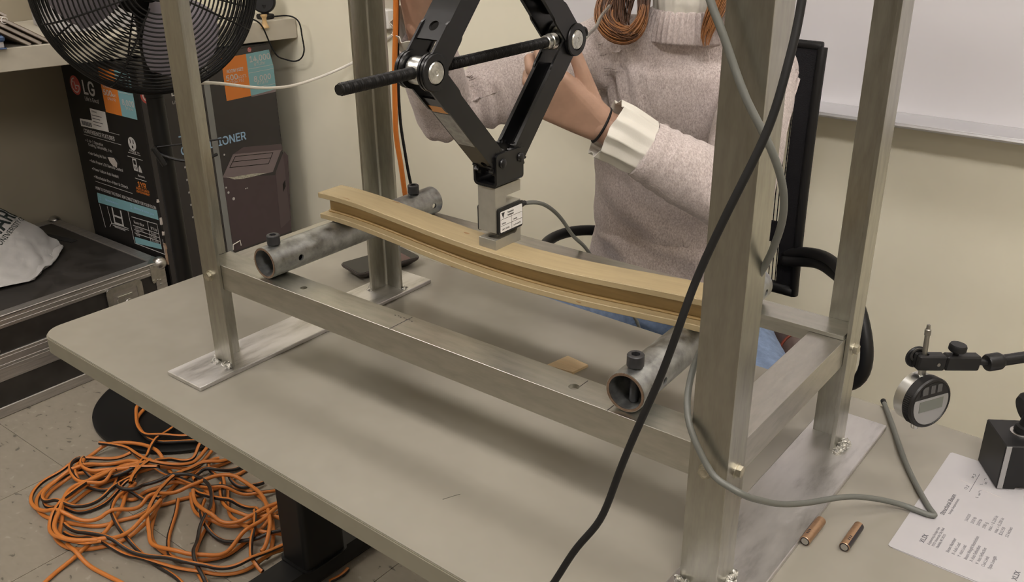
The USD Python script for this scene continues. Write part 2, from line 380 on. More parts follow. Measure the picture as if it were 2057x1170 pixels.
# ------------------------------------------------------------------ aluminium test frame
W, D, w, t, tp = .782, .3414, .0381, .0048, .0067
z0, z1 = TZ + tp, 1.40
def Lpoly(w, h, t, r=.004):
    p = unary_union([sbox(0, 0, w, t), sbox(0, 0, t, h)])
    fil = sbox(t - .0001, t - .0001, t + r, t + r).difference(Point(t + r, t + r).buffer(r, 6))
    return unary_union([p, fil]).buffer(-.0006).buffer(.0006, 3).simplify(.00005)
fr = thing('test_frame', 'aluminium angle test frame with four posts bolted and welded to flat base plates', 'test frame', (W / 2, D / 2, TZ))
for (x, y, sx, sy) in ((0, 0, 1, 1), (0, D, 1, -1), (W, 0, -1, 1), (W, D, -1, -1)):
    P = Lpoly(w, w, t)
    P = Polygon([(px * sx, py * sy) for px, py in P.exterior.coords])
    obj('post', prism(P, z1 - z0, t=(x, y, z0)), 'alu_z', fr, smooth=20)
for (xa, xb, ya, yb) in ((-.0261, .0503, -.062, .3975), (.7357, .8138, -.062, .3997)):
    obj('base_plate', cbox((xa, ya, TZ + .0002), (xb, yb, TZ + tp), .0009), 'alu_plate', fr)
ZR, HR, tr = .8803, .0355, .0050
# front and rear rails: angles whose top flange turns inwards; side rails sit just below them
FRP = Lpoly(w + .002, HR, tr)   # (toward -z is the web): build in (y, -z)
holes = None
def rail_x(y0, sy, xa, xb, name, hole_x=()):
    P = Polygon([(px * sy, -py) for px, py in FRP.exterior.coords])   # px: flange, py: web depth
    m = prism(P, xb - xa, basis((0, 1, 0), (0, 0, 1), (1, 0, 0)), (xa, y0, ZR))
    if hole_x:
        M = to_man(m)
        for hx, hy, hr in hole_x: M = M - to_man(cyl((hx, hy, ZR - .012), (hx, hy, ZR + .01), hr, 20))
        m = M
    return obj(name, m, 'alu_x', fr, smooth=20)
rail_x(t + .0002, 1, t + .001, W - t - .001, 'rail', ((.600, .0235, .0058), (.1865, .0225, .0045)))
rail_x(D - t - .0002, -1, t + .001, W - t - .001, 'rail')
for sx, x in ((1, t + .0002), (-1, W - t - .0002)):
    P = Polygon([(px * sx, -py) for px, py in FRP.exterior.coords])
    obj('side_rail', prism(P, D - 2 * t - .014, basis((1, 0, 0), (0, 0, 1), (0, -1, 0)) @ np.diag([1, 1, 1]), (x, D - t - .007, ZR - tr - .0002)), 'alu_y', fr, smooth=20)
for y, sy in ((0, 1), (D, -1)):
    obj('top_rail', cbox((t, y + (0 if sy > 0 else -.05), z1 - .05), (W - t, y + (.05 if sy > 0 else 0), z1), .001), 'alu_x', fr)
obj('cross_head', cbox((.392 - .045, .0, 1.334), (.392 + .045, D, 1.3495), .001), 'alu_y', fr)
# saw-cut joint lines scribed on the front rail
for hx in (.356, .6515):
    obj('scribe_line', box((hx - .0005, t + .0004, ZR - .0002), (hx + .0005, t + (.038 if hx < .5 else .012), ZR + .00015)), 'ink_dark', fr)
obj('scribe_line', box((.604, .0275, ZR - .0002), (.6048, .042, ZR + .00015)), 'ink_dark', fr)
obj('scratch_marks', [box((.335 + .0045 * k, .034 + .0012 * (k % 2), ZR - .0001), (.3372 + .0045 * k, .0352 + .0012 * (k % 2), ZR + .00012)) for k in range(7)], 'ink_dark', fr, kind='stuff')
hexp = Polygon([(.0062 * math.cos(a), .0062 * math.sin(a)) for a in np.arange(6) * math.pi / 3 + .3])
def bolt(c, d):
    x, y, z = frame(d)
    R = basis(x, y, z)
    m = [prism(hexp.buffer(-.0004).buffer(.0004, 2), .0046, R, A(c) + .0012 * z), xf(cyl((0, 0, 0), (0, 0, .0014), .0074, 20), R, c), xf(ellipsoid((0, 0, .0055), (.0046, .0046, .0009), n=1), R, c)]
    obj('bolt_head', m, 'zinc_bolt', fr)
bolt((.0175, 0, .8615), (0, -1, 0)); bolt((.762, 0, .8605), (0, -1, 0)); bolt((W, .0205, .8575), (1, 0, 0)); bolt((W, D - .0215, .8577), (1, 0, 0))
bolt((0, .0205, .8575), (-1, 0, 0)); bolt((0, D - .021, .8577), (-1, 0, 0)); bolt((.0175, D, .8615), (0, 1, 0)); bolt((.762, D, .8605), (0, 1, 0))
def weld(a, b, up=.007, n=14, s=1):
    a, b = A(a, float), A(b, float); P = []
    for k in range(n):
        u = k / (n - 1); c = a + (b - a) * u + rng.normal(0, .0019, 3)
        P.append(ellipsoid(c, A((.0042, .0042, .0040)) * rng.uniform(.6, 1.35), n=2))
    M = Manifold.batch_boolean([to_man(q) for q in P], m3.OpType.Add).refine_to_length(.0013); v, f = arr(M)
    v = v + np.stack([meshkit.noise(v * 520, 3 + q_) - .5 for q_ in range(3)], 1) * .0038
    v[:, 2] = np.maximum(v[:, 2], z0 - .002)
    obj('weld_bead', (v, f), 'weld', fr, smooth=25)
weld((.002, -.003, z0), (w, -.003, z0)); weld((W - w, -.0035, z0), (W, -.0035, z0)); weld((W + .003, .002, z0), (W + .003, w, z0))
weld((W + .0035, D - w, z0), (W + .0035, D - .01, z0), n=18); weld((W + .0085, D - w + .006, z0 - .001), (W + .0075, D - .012, z0 - .001), n=9); weld((-.003, .002, z0), (-.003, w, z0)); weld((-.003, D - w, z0), (-.003, D, z0)); weld((w + .002, D - .002, z0), (w + .004, D + .002, z0), n=3)

# ------------------------------------------------------------------ support pipes (one built, one copied)
def pipe_build():
    p = thing('support_pipe', 'galvanised steel support pipe with cap screws under the left end of the wooden beam', 'pipe', (.124, .0, ZR), 'galvanised support pipes', rotz=0)
    r, ri, L = .0208, .0178, .318
    y0 = .0135
    M = to_man(cyl((0, 0, 0), (0, L, 0), r, 56)) - to_man(cyl((0, -.01, 0), (0, L + .01, 0), ri, 48))
    for yy in (.043, L - .018): M = M - to_man(cyl((-.05, yy, -.001), (.05, yy, -.001), .0042, 20))
    c = A((.124, y0, ZR + r + .0003))
    obj('tube', xf(M, None, c), 'galvanised', p, smooth=35)
    rim = Manifold.batch_boolean([to_man(cyl((0, -.0006, 0), (0, .0008, 0), r - .0006, 48)) - to_man(cyl((0, -.01, 0), (0, .01, 0), ri, 48))], m3.OpType.Add)
    obj('cut_rim', xf(rim, None, c), 'rust_edge', p, smooth=False)
    for yy in (.018, L - .040):
        hd = to_man(lathe([(0, 0), (.0078, 0), (.0085, .0008), (.0085, .0118), (.0076, .0128), (0, .0128)], (0, 0, 0), (0, 0, 1), 28)) - Manifold.cylinder(.01, .0048, .0048, 6).translate((0, 0, .006))
        obj('cap_screw', xf(hd, None, c + (0, yy, r + .0004)), 'black_oxide', p)
        obj('screw_shank', cyl(c + (0, yy, -r + .004), c + (0, yy, r + .001), .0046, 16), 'black_oxide', p)
    return p
pipe1 = pipe_build()
dup(pipe1, (.6662, .0, ZR), 2.2, 'galvanised steel support pipe with cap screws beside the black cable and the right front post', None)

# ------------------------------------------------------------------ bowed wooden I beam
xs = np.array([.084, .12, .2153, .3094, .40, .4868, .5859, .6776, .705]); zs = np.array([.9604, .9595, .9574, .9517, .9432, .9463, .9530, .9590, .9604])
from scipy.interpolate import PchipInterpolator, UnivariateSpline
bz = UnivariateSpline(xs, zs, k=4, s=2.2e-5)
X = np.linspace(.0985, .706, 90)
def strip(y0f, y1f, za, zb, ch=.0008, xa=None):
    """box section swept along the bow; za, zb are offsets below the top surface."""
    V, F = [], []
    for x in X if xa is None else xa:
        z = float(bz(x)); y0, y1 = y0f, y1f
        q = [(y0 + ch, z - zb), (y1 - ch, z - zb), (y1, z - zb + ch), (y1, z - za - ch), (y1 - ch, z - za), (y0 + ch, z - za), (y0, z - za - ch), (y0, z - zb + ch)]
        V += [(x, y, zz) for y, zz in q]
    n, N = 8, len(X if xa is None else xa)
    for i in range(N - 1):
        for k in range(n):
            l = (k + 1) % n; F += [(i * n + k, (i + 1) * n + k, (i + 1) * n + l), (i * n + k, (i + 1) * n + l, i * n + l)]
    for k in range(1, n - 1): F += [(0, k, k + 1), ((N - 1) * n, (N - 1) * n + k + 1, (N - 1) * n + k)]
    return A(V), A(F)
bm = thing('wooden_beam', 'pale wooden I beam bowed under load between the two pipes', 'beam', (.395, .154, .92))
BY0, BY1, BH, BT = .1325, .1755, .0375, .0075
obj('top_flange', strip(BY0, BY1, 0, BT), 'basswood', bm)
obj('bottom_flange', strip(BY0 + .0005, BY1 - .0005, BH - BT, BH), 'basswood', bm)
Xw = np.linspace(.104, .702, 90)
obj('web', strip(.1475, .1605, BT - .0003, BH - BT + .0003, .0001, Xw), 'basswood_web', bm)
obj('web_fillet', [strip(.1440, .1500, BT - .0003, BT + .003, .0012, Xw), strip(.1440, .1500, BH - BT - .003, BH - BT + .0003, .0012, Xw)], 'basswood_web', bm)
for (kx, ky, a, b) in ((.3415, .160, .0055, .0016), (.206, .172, .010, .0007), (.150, .137, .008, .0005)):
    obj('knot', ellipsoid((kx, ky, float(bz(kx))), (a, b, .00035), n=2), 'knot', bm)
obj('knot', ellipsoid((.53, BY0 + .0006, float(bz(.53)) - BH + .004), (.004, .0004, .0008), n=1), 'knot', bm)

# ------------------------------------------------------------------ load cell
lc = thing('load_cell', 'S-shaped aluminium load cell with a white data label and grey lead', 'load cell', (.392, .164, .9435))
LX0, LX1, LY0, LY1, LZ0, LZ1 = .379, .405, .1405, .1885, .9445, 1.0222
slot1 = unary_union([sbox(LY0 - .01, .9575, .1765, .9665), Point(.1765, .962).buffer(.0052)])      # lower slot opens to the front
slot2 = sbox(.1605, .9975, LY1 + .01, 1.0085)
sp = sbox(LY0, LZ0, LY1, LZ1).difference(slot1).difference(slot2).buffer(-.0006).buffer(.0006, 3)
M = to_man(prism(sp, LX1 - LX0, basis((0, 1, 0), (0, 0, 1), (1, 0, 0)), (LX0, 0, 0)))
M = M - to_man(cyl((.392, .1515, .94), (.392, .1515, .96), .0052, 24)) - to_man(cyl((.392, .163, .95), (.392, .163, .9665), .0052, 24))
obj('body', M, 'cell_alu', lc, smooth=30)
for sx in (-1, 1):
    xa = LX1 if sx > 0 else LX0
    cv = sbox(.1425, .9640, .1885, .9965).buffer(-.003).buffer(.003, 5)
    obj('side_cover', prism(cv, .0032, basis((0, 1, 0), (0, 0, 1), (1, 0, 0)), (xa if sx > 0 else xa - .0032, 0, 0)), 'black_plastic', lc)
xl = LX1 + .0032
RL = basis((0, 1, 0), (0, 0, 1), (1, 0, 0))
obj('data_label', prism(sbox(.1455, .9665, .1875, .9925).buffer(-.0015).buffer(.0015, 4), .0003, RL, (xl, 0, 0)), 'label_white', lc, smooth=False)
tt = lambda s, y, z, h, w=None: text(s, h, RL, (xl + .00025, y, z), True, .0002, w)
obj('lettering', [tt('Transducer', .1585, .9880, .0022, .012), tt('Techniques', .1585, .9845, .0022, .012), tt('MODEL', .148, .9765, .0016), tt('SERIAL', .170, .9765, .0016), tt('CAP. 500 lb', .148, .9690, .0018, .014), tt('2.0 mV/V', .170, .9690, .0018, .014)], 'ink_dark', lc, smooth=False)
obj('label_lines', [prism(sbox(.146, zz, .187, zz + .0004), .0002, RL, (xl + .00025, 0, 0)) for zz in (.9825, .9745)] + [prism(sbox(.1665, .967, .1669, .9825), .0002, RL, (xl + .00025, 0, 0)), prism(Polygon([(.1475, .991), (.1535, .991), (.1505, .9838)]), .0002, RL, (xl + .00025, 0, 0))], 'ink_dark', lc, smooth=False)
obj('strain_relief', [cyl((.4035, .186, .990), (.4035, .195, .9895), .0042, 16, .001), cyl((.4035, .194, .9895), (.4036, .199, .989), .003, 16)], 'black_plastic', lc)
LCC = [(.4035, .194, .9893), (.4037, .22, .9837), (.4009, .25, .9697), (.3963, .29, .9384), (.3930, .32, .9069), (.3837, .365, .8732), (.3824, .405, .8252), (.3937, .44, .7757), (.4006, .472, .735), (.406, .487, .7077), (.41, .50, .62), (.40, .53, .45), (.37, .56, .2), (.33, .6, .01), (.2, .65, .006)]
obj('lead', tube(spline(LCC, 90), .0026, 10), 'cable_grey', lc)

# ------------------------------------------------------------------ scissor jack
jk = thing('scissor_jack', 'black scissor jack standing on the load cell with a long threaded screw', 'jack', (.3925, .1655, 1.0236))
JX0, JX1 = .375, .410; JB = 1.0236; PZ, PYL, PYR = 1.172, .0405, .2925; RYA, RYB, RZ = .149, .182, 1.0515; TOPZ = 2 * PZ - RZ
RYZ = basis((0, 1, 0), (0, 0, 1), (1, 0, 0))
def bracket(flip=False):
    o = unary_union([sbox(JX0, 0, JX1, .0405)]).buffer(-.006).buffer(.006, 5); o = unary_union([o, sbox(JX0, .02, JX1, .0395)])
    i = sbox(JX0 + .003, .003, JX1 - .003, .06).buffer(-.004).buffer(.004, 5); i = unary_union([i, sbox(JX0 + .003, .02, JX1 - .003, .06)])
    P = o.difference(i)
    m = to_man(prism(P, .0505, basis((1, 0, 0), (0, 0, 1), (0, -1, 0)), (0, .1885, 0)))
    side = sbox(.1380, -.01, .1885, .0395).buffer(-.005).buffer(.005, 5); side = unary_union([side, sbox(.138, -.01, .1885, .02)])
    m = m ^ to_man(prism(side, .2, RYZ, (JX0 - .05, 0, 0)))
    v, f = arr(m)
    if flip: v[:, 2] = 2 * PZ - 2 * JB * 0 - v[:, 2] - 2 * JB + JB; f = f[:, ::-1]; v[:, 2] = v[:, 2]
    else: v[:, 2] += JB
    return v, f
obj('base_bracket', bracket(), 'jack_paint', jk)
v, f = bracket(); v = v.copy(); v[:, 2] = 2 * PZ - v[:, 2]; obj('head_bracket', (v, f[:, ::-1]), 'jack_paint', jk)
def arm(p, b, hx, name, out, extra=()):
    """channel arm from the big pivot p to the rivet b in the y-z plane; out: side of the web."""
    p, b = A(p), A(b); d = unit(b - p); nrm = A((-d[1], d[0])) * out; hwid = .0125
    line = LineString([p, b]).buffer(hwid, 10); fl = unary_union([line, Point(*p).buffer(.0195, 20), LineString([p + d * .002, p + d * .045]).buffer(.0145, 8)]).buffer(-.003).buffer(.003)
    fl = fl.buffer(.004).buffer(-.004)
    ms = [prism(fl, .0028, RYZ, (hx[1] - .0028, 0, 0)), prism(fl, .0028, RYZ, (hx[0], 0, 0))]
    a0, a1 = p + d * .030, b - d * .004
    wp = Polygon([a0 + nrm * hwid, a1 + nrm * hwid, a1 + nrm * (hwid - .0028), a0 + nrm * (hwid - .0028)])
    web = to_man(prism(wp, hx[1] - hx[0], RYZ, (hx[0], 0, 0)))
    hc = p + d * .046 + nrm * hwid
    if name == 'upper': web = web - to_man(cyl((.3925, *(hc - nrm * .01)), (.3925, *(hc + nrm * .01)), .0060, 20))
    else: 
        hb = b - d * .012 + nrm * hwid
        web = web - to_man(cyl((.3925 + .004, *(hb - nrm * .01)), (.3925 + .004, *(hb + nrm * .01)), .0042, 18))
    lips = [prism(LineString([p + d * .03 - nrm * (hwid - .001), b - d * .012 - nrm * (hwid - .001)]).buffer(.0010), .0046, RYZ, (q, 0, 0)) for q in (hx[0], hx[1] - .0046)]
    m = Manifold.batch_boolean([to_man(q) for q in ms + lips] + [web], m3.OpType.Add)
    return obj('arm', m, 'jack_paint', jk, smooth=25)
inn, outr = (JX0 + .0034, JX1 - .0034), (JX0 - .0006, JX1 + .0006)
arm((PYL, PZ), (RYA, RZ), inn, 'lower', -1)
arm((PYR, PZ), (RYB, RZ), inn, 'lower', 1)
arm((PYL, PZ), (RYA, TOPZ), (JX0 - .001, JX1 + .001), 'upper', 1)
arm((PYR, PZ), (RYB, TOPZ), (JX0 - .001, JX1 + .001), 'upper', -1)
for y in (PYL, PYR):
    for sx_, xx_ in ((1, JX1 + .0008), (-1, JX0 - .0008)): obj('pivot_ring', lathe([(.0125, 0), (.0185, 0), (.0195, .0012), (.0185, .0024), (.0125, .0024), (.0125, 0)], (xx_, y, PZ), (sx_, 0, 0), 40), 'jack_paint', jk)
    obj('pivot_pin', lathe([(0, -.045), (.0105, -.0445), (.0115, -.043), (.0115, .0018), (.0105, .003), (.003, .0030), (.0022, .0024), (0, .0024)], (JX1 + .001, y, PZ), (1, 0, 0), 40), 'pin_steel', jk)
    obj('trunnion', cyl((JX0 + .007, y, PZ), (JX1 - .007, y, PZ), .0145, 32, .001), 'pin_steel', jk)
for zz in (RZ, TOPZ):
    for y in (RYA, RYB):
        obj('rivet', [lathe([(.0058, 0), (.0058, .0008), (.0048, .0024), (.002, .0032), (0, .0033)], (JX1 + .0002, y, zz), (1, 0, 0), 24), lathe([(.0058, 0), (.0058, .0008), (.0048, .0024), (0, .0033)], (JX0 - .0002, y, zz), (-1, 0, 0), 24), cyl((JX0, y, zz), (JX1, y, zz), .004, 12)], 'jack_paint', jk)
        gear = Polygon([((.0165 if k % 4 in (1, 2) else .0132) * math.cos(k * math.pi / 28), (.0165 if k % 4 in (1, 2) else .0132) * math.sin(k * math.pi / 28)) for k in range(56)])
        for xx in (inn[0] - .0002, inn[1] - .0062): obj('gear_sector', prism(gear, .0064, RYZ, (xx, y, zz)), 'jack_paint', jk, smooth=False)
ys = np.arange(-.073, .327, .00055); rod = [(0, -.073)] + [(.0046, -.073)] + [(.0056 + .0008 * math.sin(2 * math.pi * y / .0026) if y > -.0705 else .0052, y) for y in ys] + [(.0048, .328), (0, .328)]
obj('screw', lathe(rod, (.3925, 0, PZ), (0, 1, 0), 18), 'jack_screw', jk, smooth=50)
obj('screw_collar', [cyl((.3925, .262, PZ), (.3925, .272, PZ), .0095, 28, .001), cyl((.3925, .254, PZ), (.3925, .262, PZ), .0082, 28, .001)], 'pin_steel', jk)
obj('screw_eye', [lathe([(.007 + .0022 * math.cos(a), .0022 * math.sin(a)) for a in np.linspace(0, 2 * math.pi, 11)], (.3925, .335, PZ), (1, 0, 0), 24)], 'jack_screw', jk)
dd = unit(A((RYA, RZ)) - A((PYL, PZ))); nn = A((dd[1], -dd[0]))
dl = A((0, dd[0], dd[1])); nl = A((0, nn[0], nn[1])); nl = nl if nl[1] < 0 else -nl
c0 = A((.3925, PYL, PZ)) + nl * .01265
obj('sticker', [xf(box((-.012, -.022, 0), (.012, .036, .0002)), basis((1, 0, 0), dl, np.cross((1, 0, 0), dl)), c0 + dl * .078)], 'sticker_grey', jk, smooth=False)
obj('sticker_band', [xf(box((-.012, -.005, 0.0001), (.0105, .006, .0004)), basis((1, 0, 0), dl, np.cross((1, 0, 0), dl)), c0 + dl * .048)], 'sticker_orange', jk, smooth=False)
# crank that turns the jack screw
ck = thing('crank_rod', 'thin dark crank rod hooked in the eye of the jack screw', 'crank', (.39, .345, PZ))
obj('rod', tube(spline([(.3925, .336, 1.165), (.3925, .344, 1.168), (.386, .36, 1.1692), (.3687, .40, 1.1702), (.3420, .45, 1.173), (.318, .50, 1.1755), (.300, .54, 1.178)], 40), .0023, 8), 'steel_dull', ck)
obj('grip', tube([(.3925, .336, 1.165), (.39, .339, 1.160), (.3895, .336, 1.156)], .0023, 8), 'steel_dull', ck)
# ------------------------------------------------------------------ cables on the frame
bc = obj('black_cable', tube(spline([(.8235, -.045, 1.42), (.8217, -.05, 1.2913), (.8232, -.0586, 1.2614), (.8229, -.0671, 1.2371), (.8199, -.0757, 1.2056), (.8128, -.0843, 1.1758), (.802, -.0929, 1.1407), (.7876, -.1014, 1.0915), (.7826, -.11, 1.0619), (.7739, -.1186, 1.0179), (.7642, -.1271, .9799), (.7499, -.1357, .9244), (.7400, -.1443, .8829), (.7256, -.1529, .8555), (.7074, -.1614, .813), (.693, -.17, .7815), (.67, -.18, .70), (.63, -.2, .4), (.6, -.25, .02), (.5, -.3, .006)], 130), .0030, 14), 'cable_black')
tag(bc, 'thick black cable hanging across the front right post and the table edge', 'cable')
gp = [(.735, -.02, 1.42), (.7368, -.02, 1.2808), (.7498, -.02, 1.254), (.7609, -.018, 1.2299), (.7753, -.018, 1.2026), (.7883, -.016, 1.1819), (.7986, -.01, 1.1596), (.8034, 0., 1.1347), (.8018, .01, 1.1074), (.7935, .02, 1.0794), (.7813, .03, 1.0512), (.7601, .035, 1.0137), (.7394, .035, .9785), (.7285, .03, .9494), (.7319, .012, .9237), (.7435, -.0045, .9059), (.7578, -.0095, .8854), (.7747, -.0105, .8658), (.7881, -.0105, .8610), (.8006, -.008, .8566), (.8036, .03, .8286), (.8042, .075, .798), (.8092, .115, .7763), (.8177, .15, .7623), (.8356, .19, .7524), (.8571, .225, .7388), (.8828, .2497, .7262), (.9050, .2520, .7243), (.9112, .2545, .7243), (.9068, .2605, .7243), (.8878, .2862, .7242), (.8568, .335, .7240), (.8213, .4019, .7240), (.8000, .4420, .7240), (.7905, .4590, .7240)]
gc = thing('grey_cable', 'grey cable looped around the front right post and folded over the printed sheets', 'cable', (.80, .1, TZ))
obj('jacket', tube(spline(gp, 240), .0031, 12), 'cable_grey', gc)
gt = thing('cable_tip', None, None) if False else None
obj('end_cap', tube([(.7925, .4553, .7240), (.7893, .4611, .7242), (.7886, .4622, .7243)], [.0034, .0034, .0026], 12), 'cable_black', gc)
oc = obj('hanging_cord', tube(spline([(.022, .385, 1.42), (.0185, .385, 1.2051), (.0129, .385, 1.1393), (.0047, .385, 1.0704), (.0012, .385, 1.0146), (-.0002, .385, .985), (.0006, .386, .955), (.004, .388, .92), (.004, .395, .86), (.000, .425, .80), (-.004, .485, .755), (-.006, .515, .70), (-.01, .53, .5), (-.03, .56, .2), (-.08, .60, .012), (-.2, .66, .005)], 90), .0042, 10), 'print_orange')
tag(oc, 'orange cord hanging straight down behind the rear left post', 'cord')
bd = obj('hanging_cable', tube(spline([(.0185, .3925, 1.42), (.0155, .393, 1.2051), (.0095, .393, 1.1393), (.0025, .394, 1.05), (.0045, .3925, .985), (.0095, .393, .945), (.0115, .398, .90), (.013, .43, .81), (.012, .488, .757), (.010, .520, .70), (.01, .535, .5), (.01, .57, .2), (.04, .62, .012), (.1, .70, .003)], 80), .0024, 8), 'cable_black')
tag(bd, 'thin black cable hanging along the orange cord behind the rear left post', 'cable')

# ------------------------------------------------------------------ small things on the table
def battery(a, b, label, roll, black):
    a, b = A(a), A(b); c = (a + b) / 2; d = unit(b - a); R0 = frame(d)
    q = thing('battery', label, 'battery', (c[0], c[1], TZ), 'two small copper batteries')
    r = .00525; zc = A((0, 0, 0)); L = .0435; s = a
    obj('case', lathe([(.0046, 0), (r - .0004, 0), (r, .0005), (r, L - .0008), (r - .0006, L - .0002), (.0028, L), (0, L)], s, d, 36), 'battery_copper', q)
    obj('end_ring', lathe([(.0036, .0004), (.0036, -.0002), (r - .0006, -.0002), (r - .0004, .0001)], s, d, 32), 'battery_black', q)
    obj('end_cap', lathe([(0, -.0004), (.0036, -.0003), (.0037, .0003)], s, d, 32), 'steel', q)
    obj('button', lathe([(.0019, L - .0002), (.0019, L + .0009), (0, L + .001)], s, d, 20), 'steel', q)
    x, y, z = frame(d)
    def patch(a0, a1, h0, h1, m, name='print', rr=r + .00008):
        aa = np.linspace(a0, a1, 10); V = []
        for h in (h0, h1):
            for t_ in aa: V.append(s + d * h + rr * (math.cos(t_) * x + math.sin(t_) * y))
        F = [(k, k + 1, 11 + k) for k in range(9)] + [(k, 11 + k, 10 + k) for k in range(9)]
        return obj(name, (A(V), A(F)), m, q, smooth=True)
    # angle of straight up
    up = math.atan2(y[2], x[2])
    for a0, a1 in black: patch(up + a0, up + a1, .0012, L - .0012, 'battery_black', 'black_band')
    for k in range(3): patch(up - .35 + .0 + roll, up + .15 + roll, .008 + .0030 * k, .0095 + .0030 * k, 'battery_black', 'print')
    return q
battery((.8186, .1285, TZ + .0054), (.8191, .1722, TZ + .0054), 'copper battery lying against the edge of the right base plate', -.2, [])
battery((.8539, .1440, TZ + .0054), (.854, .1876, TZ + .0054), 'copper and black battery lying between the base plate and the printed sheets', .3, [(.6, 2.2)])
ch = Polygon([(.382, .276), (.390, .3165), (.4285, .3115), (.4232, .2812)])
wc = obj('wood_chip', prism(ch, .0036, t=(0, 0, TZ)), 'wood_chip', smooth=False)
tag(wc, 'small flat offcut of pale wood on the table behind the front rail', 'wood offcut')

ph = thing('pocket_device', 'flat rounded device with a glossy black glass top beside the rear left post', 'phone', (-.03, .39, TZ))
ex, ey = unit((.9995, -.03, 0)), unit((.03, .9995, 0)); RP = basis(ex, ey, (0, 0, 1)) @ rotz(-11.0)
pc = A((-.0660, .3925, TZ)); rr = lambda w, h, r: sbox(-w / 2 + r, -h / 2 + r, w / 2 - r, h / 2 - r).buffer(r, 8)
prof = [(.046, .098, .001), (.056, .112, .006), (.0665, .124, .0105), (.0685, .1265, .0135), (.0685, .1265, .0150), (.0675, .1255, .0158)]
L8 = [];
for wd, hg, z in prof: L8.append(np.c_[A(rr(wd, hg, .010).exterior.coords)[:-1], np.full(len(rr(wd, hg, .010).exterior.coords) - 1, z)])
obj('body', xf(hull(np.vstack(L8)), RP, pc), 'phone_body', ph, smooth=40)
obj('glass', prism(rr(.0645, .1225, .009), .0009, RP, pc + (0, 0, .0154)), 'phone_glass', ph, smooth=20)
obj('foot_pad', prism(rr(.040, .09, .01), .0012, RP, pc), 'rubber', ph)
obj('red_panel', prism(sbox(-.020, .022, .030, .045), .00012, RP, pc + (0, 0, .0163)), 'red_glass', ph, smooth=False)  # reflection in the glass top, painted as a thin red patch

# printed sheets under the magnetic stand
P0 = A((.8867, .1796, TZ)); e1, e2 = A((.0188, .9998, 0)), A((.9998, -.0188, 0)); RT = basis(e1, -e2, (0, 0, 1))
pg = lambda u, v, z=0.: P0 + e1 * u + e2 * v + A((0, 0, z))
def sheet(label, z, rot, off, name='paper_sheet'):
    q = thing(name, label, 'sheet of paper', P0 + A((.13, .11, z)), None)
    rr_ = [(0, .002), (.002, 0), (.214, 0), (.216, .002), (.216, .279), (0, .279)]
    P = Polygon([(a, -b) for a, b in rr_])
    R = RT @ rotz(rot)
    obj('sheet', prism(P, .00022, R, pg(*off, z)), 'paper', q, smooth=False)
    return q
sheet('lowest blank sheet of the stack of papers under the magnetic stand', .0001, -.7, (-.0005, .0035))
sheet('middle sheet of the stack of papers, edge just showing beside the printed page', .0004, .35, (.0012, .0015))
s1 = sheet('printed page headed Structural Beam on top of the stack of papers', .0007, 0, (0, 0))
def ln(s, u, v, h, w=None, bold=False, c=False): return text(s, h, RT, pg(u, v, .00093), bold, .00012, w, c)
obj('lettering', [ln('XLIX', .0265, .0277, .0046, .0155, True), ln('Structural Beam', .0865, .0300, .0042, .0455, True), ln('Design Requirements', .0925, .0350, .0024, .0335),
    ln('Engineering Design Firm', .0272, .0334, .0025, .035), ln('9201 University City Blvd', .0270, .0376, .0025, .037), ln('Charlotte, NC 28223', .0268, .0418, .0025, .0275),
    ln('Beam Number', .0270, .0522, .0031, .0270), ln('X-Axis Load', .0270, .0578, .0031, .0222), ln('Y-Axis Load', .0270, .0634, .0031, .0222), ln('Beam Weight Restriction', .0268, .0696, .0031, .0450),
    ln('X-Axis Deflection', .0268, .0750, .0031, .0306), ln('Y-Axis Deflection', .0268, .0806, .0031, .0306), ln('Cost Limit', .0266, .0862, .0031, .0185), ln('Span Length', .0266, .0921, .0031, .0235),
    ln('240103', .0910, .0528, .0031, .0142), ln('350 lb', .0908, .0588, .0031, .0128), ln('100 lb', .0906, .0645, .0031, .0128), ln('200 g', .0900, .0704, .0031, .0118),
    ln('max. = 0.230 in', .0897, .0761, .0031, .0305), ln('max. = 0.200 in', .0897, .0820, .0031, .0305), ln('$10.50', .0890, .0871, .0031, .0155), ln('21 inches', .0893, .0930, .0031, .0200), ln('XLIX', .0246, .1160, .0046, .0158, True)], 'print_grey', s1, smooth=False)
pen = lambda *q: tube(spline([pg(a, b, .00095) for a, b in q], 3 * len(q)) if len(q) > 2 else [pg(a, b, .00095) for a, b in q], .00025, 4)
obj('handwriting', [pen((.1476, .0395), (.1904, .0392)), pen((.1504, .0345), (.1525, .0335), (.1535, .0355), (.1512, .0358), (.1504, .0345)), pen((.156, .0338), (.1583, .0345), (.1558, .0362), (.1585, .0362)),
    pen((.1774, .036), (.178, .034), (.179, .036), (.1798, .034), (.1806, .036)), pen((.1868, .0338), (.1845, .0345), (.1862, .0355), (.184, .0365), (.182, .0375)),
    pen((.1413, .0475), (.142, .0497), (.143, .050)), pen((.147, .0505), (.148, .049), (.149, .0505), (.150, .049), (.151, .0505)), pen((.1525, .0485), (.156, .0478), (.158, .0495)),
    pen((.1699, .0445), (.1706, .0465), (.172, .047)), pen((.1739, .0505), (.175, .0488), (.176, .0505), (.177, .0488), (.1785, .0505)), pen((.181, .047), (.1836, .0462), (.185, .048))], 'print_grey', s1)
obj('fold_line', [tube([pg(.1655, .024, .00094), pg(.161, .045, .00094), pg(.158, .07, .00094)], .0002, 4)], 'page_edge', s1)

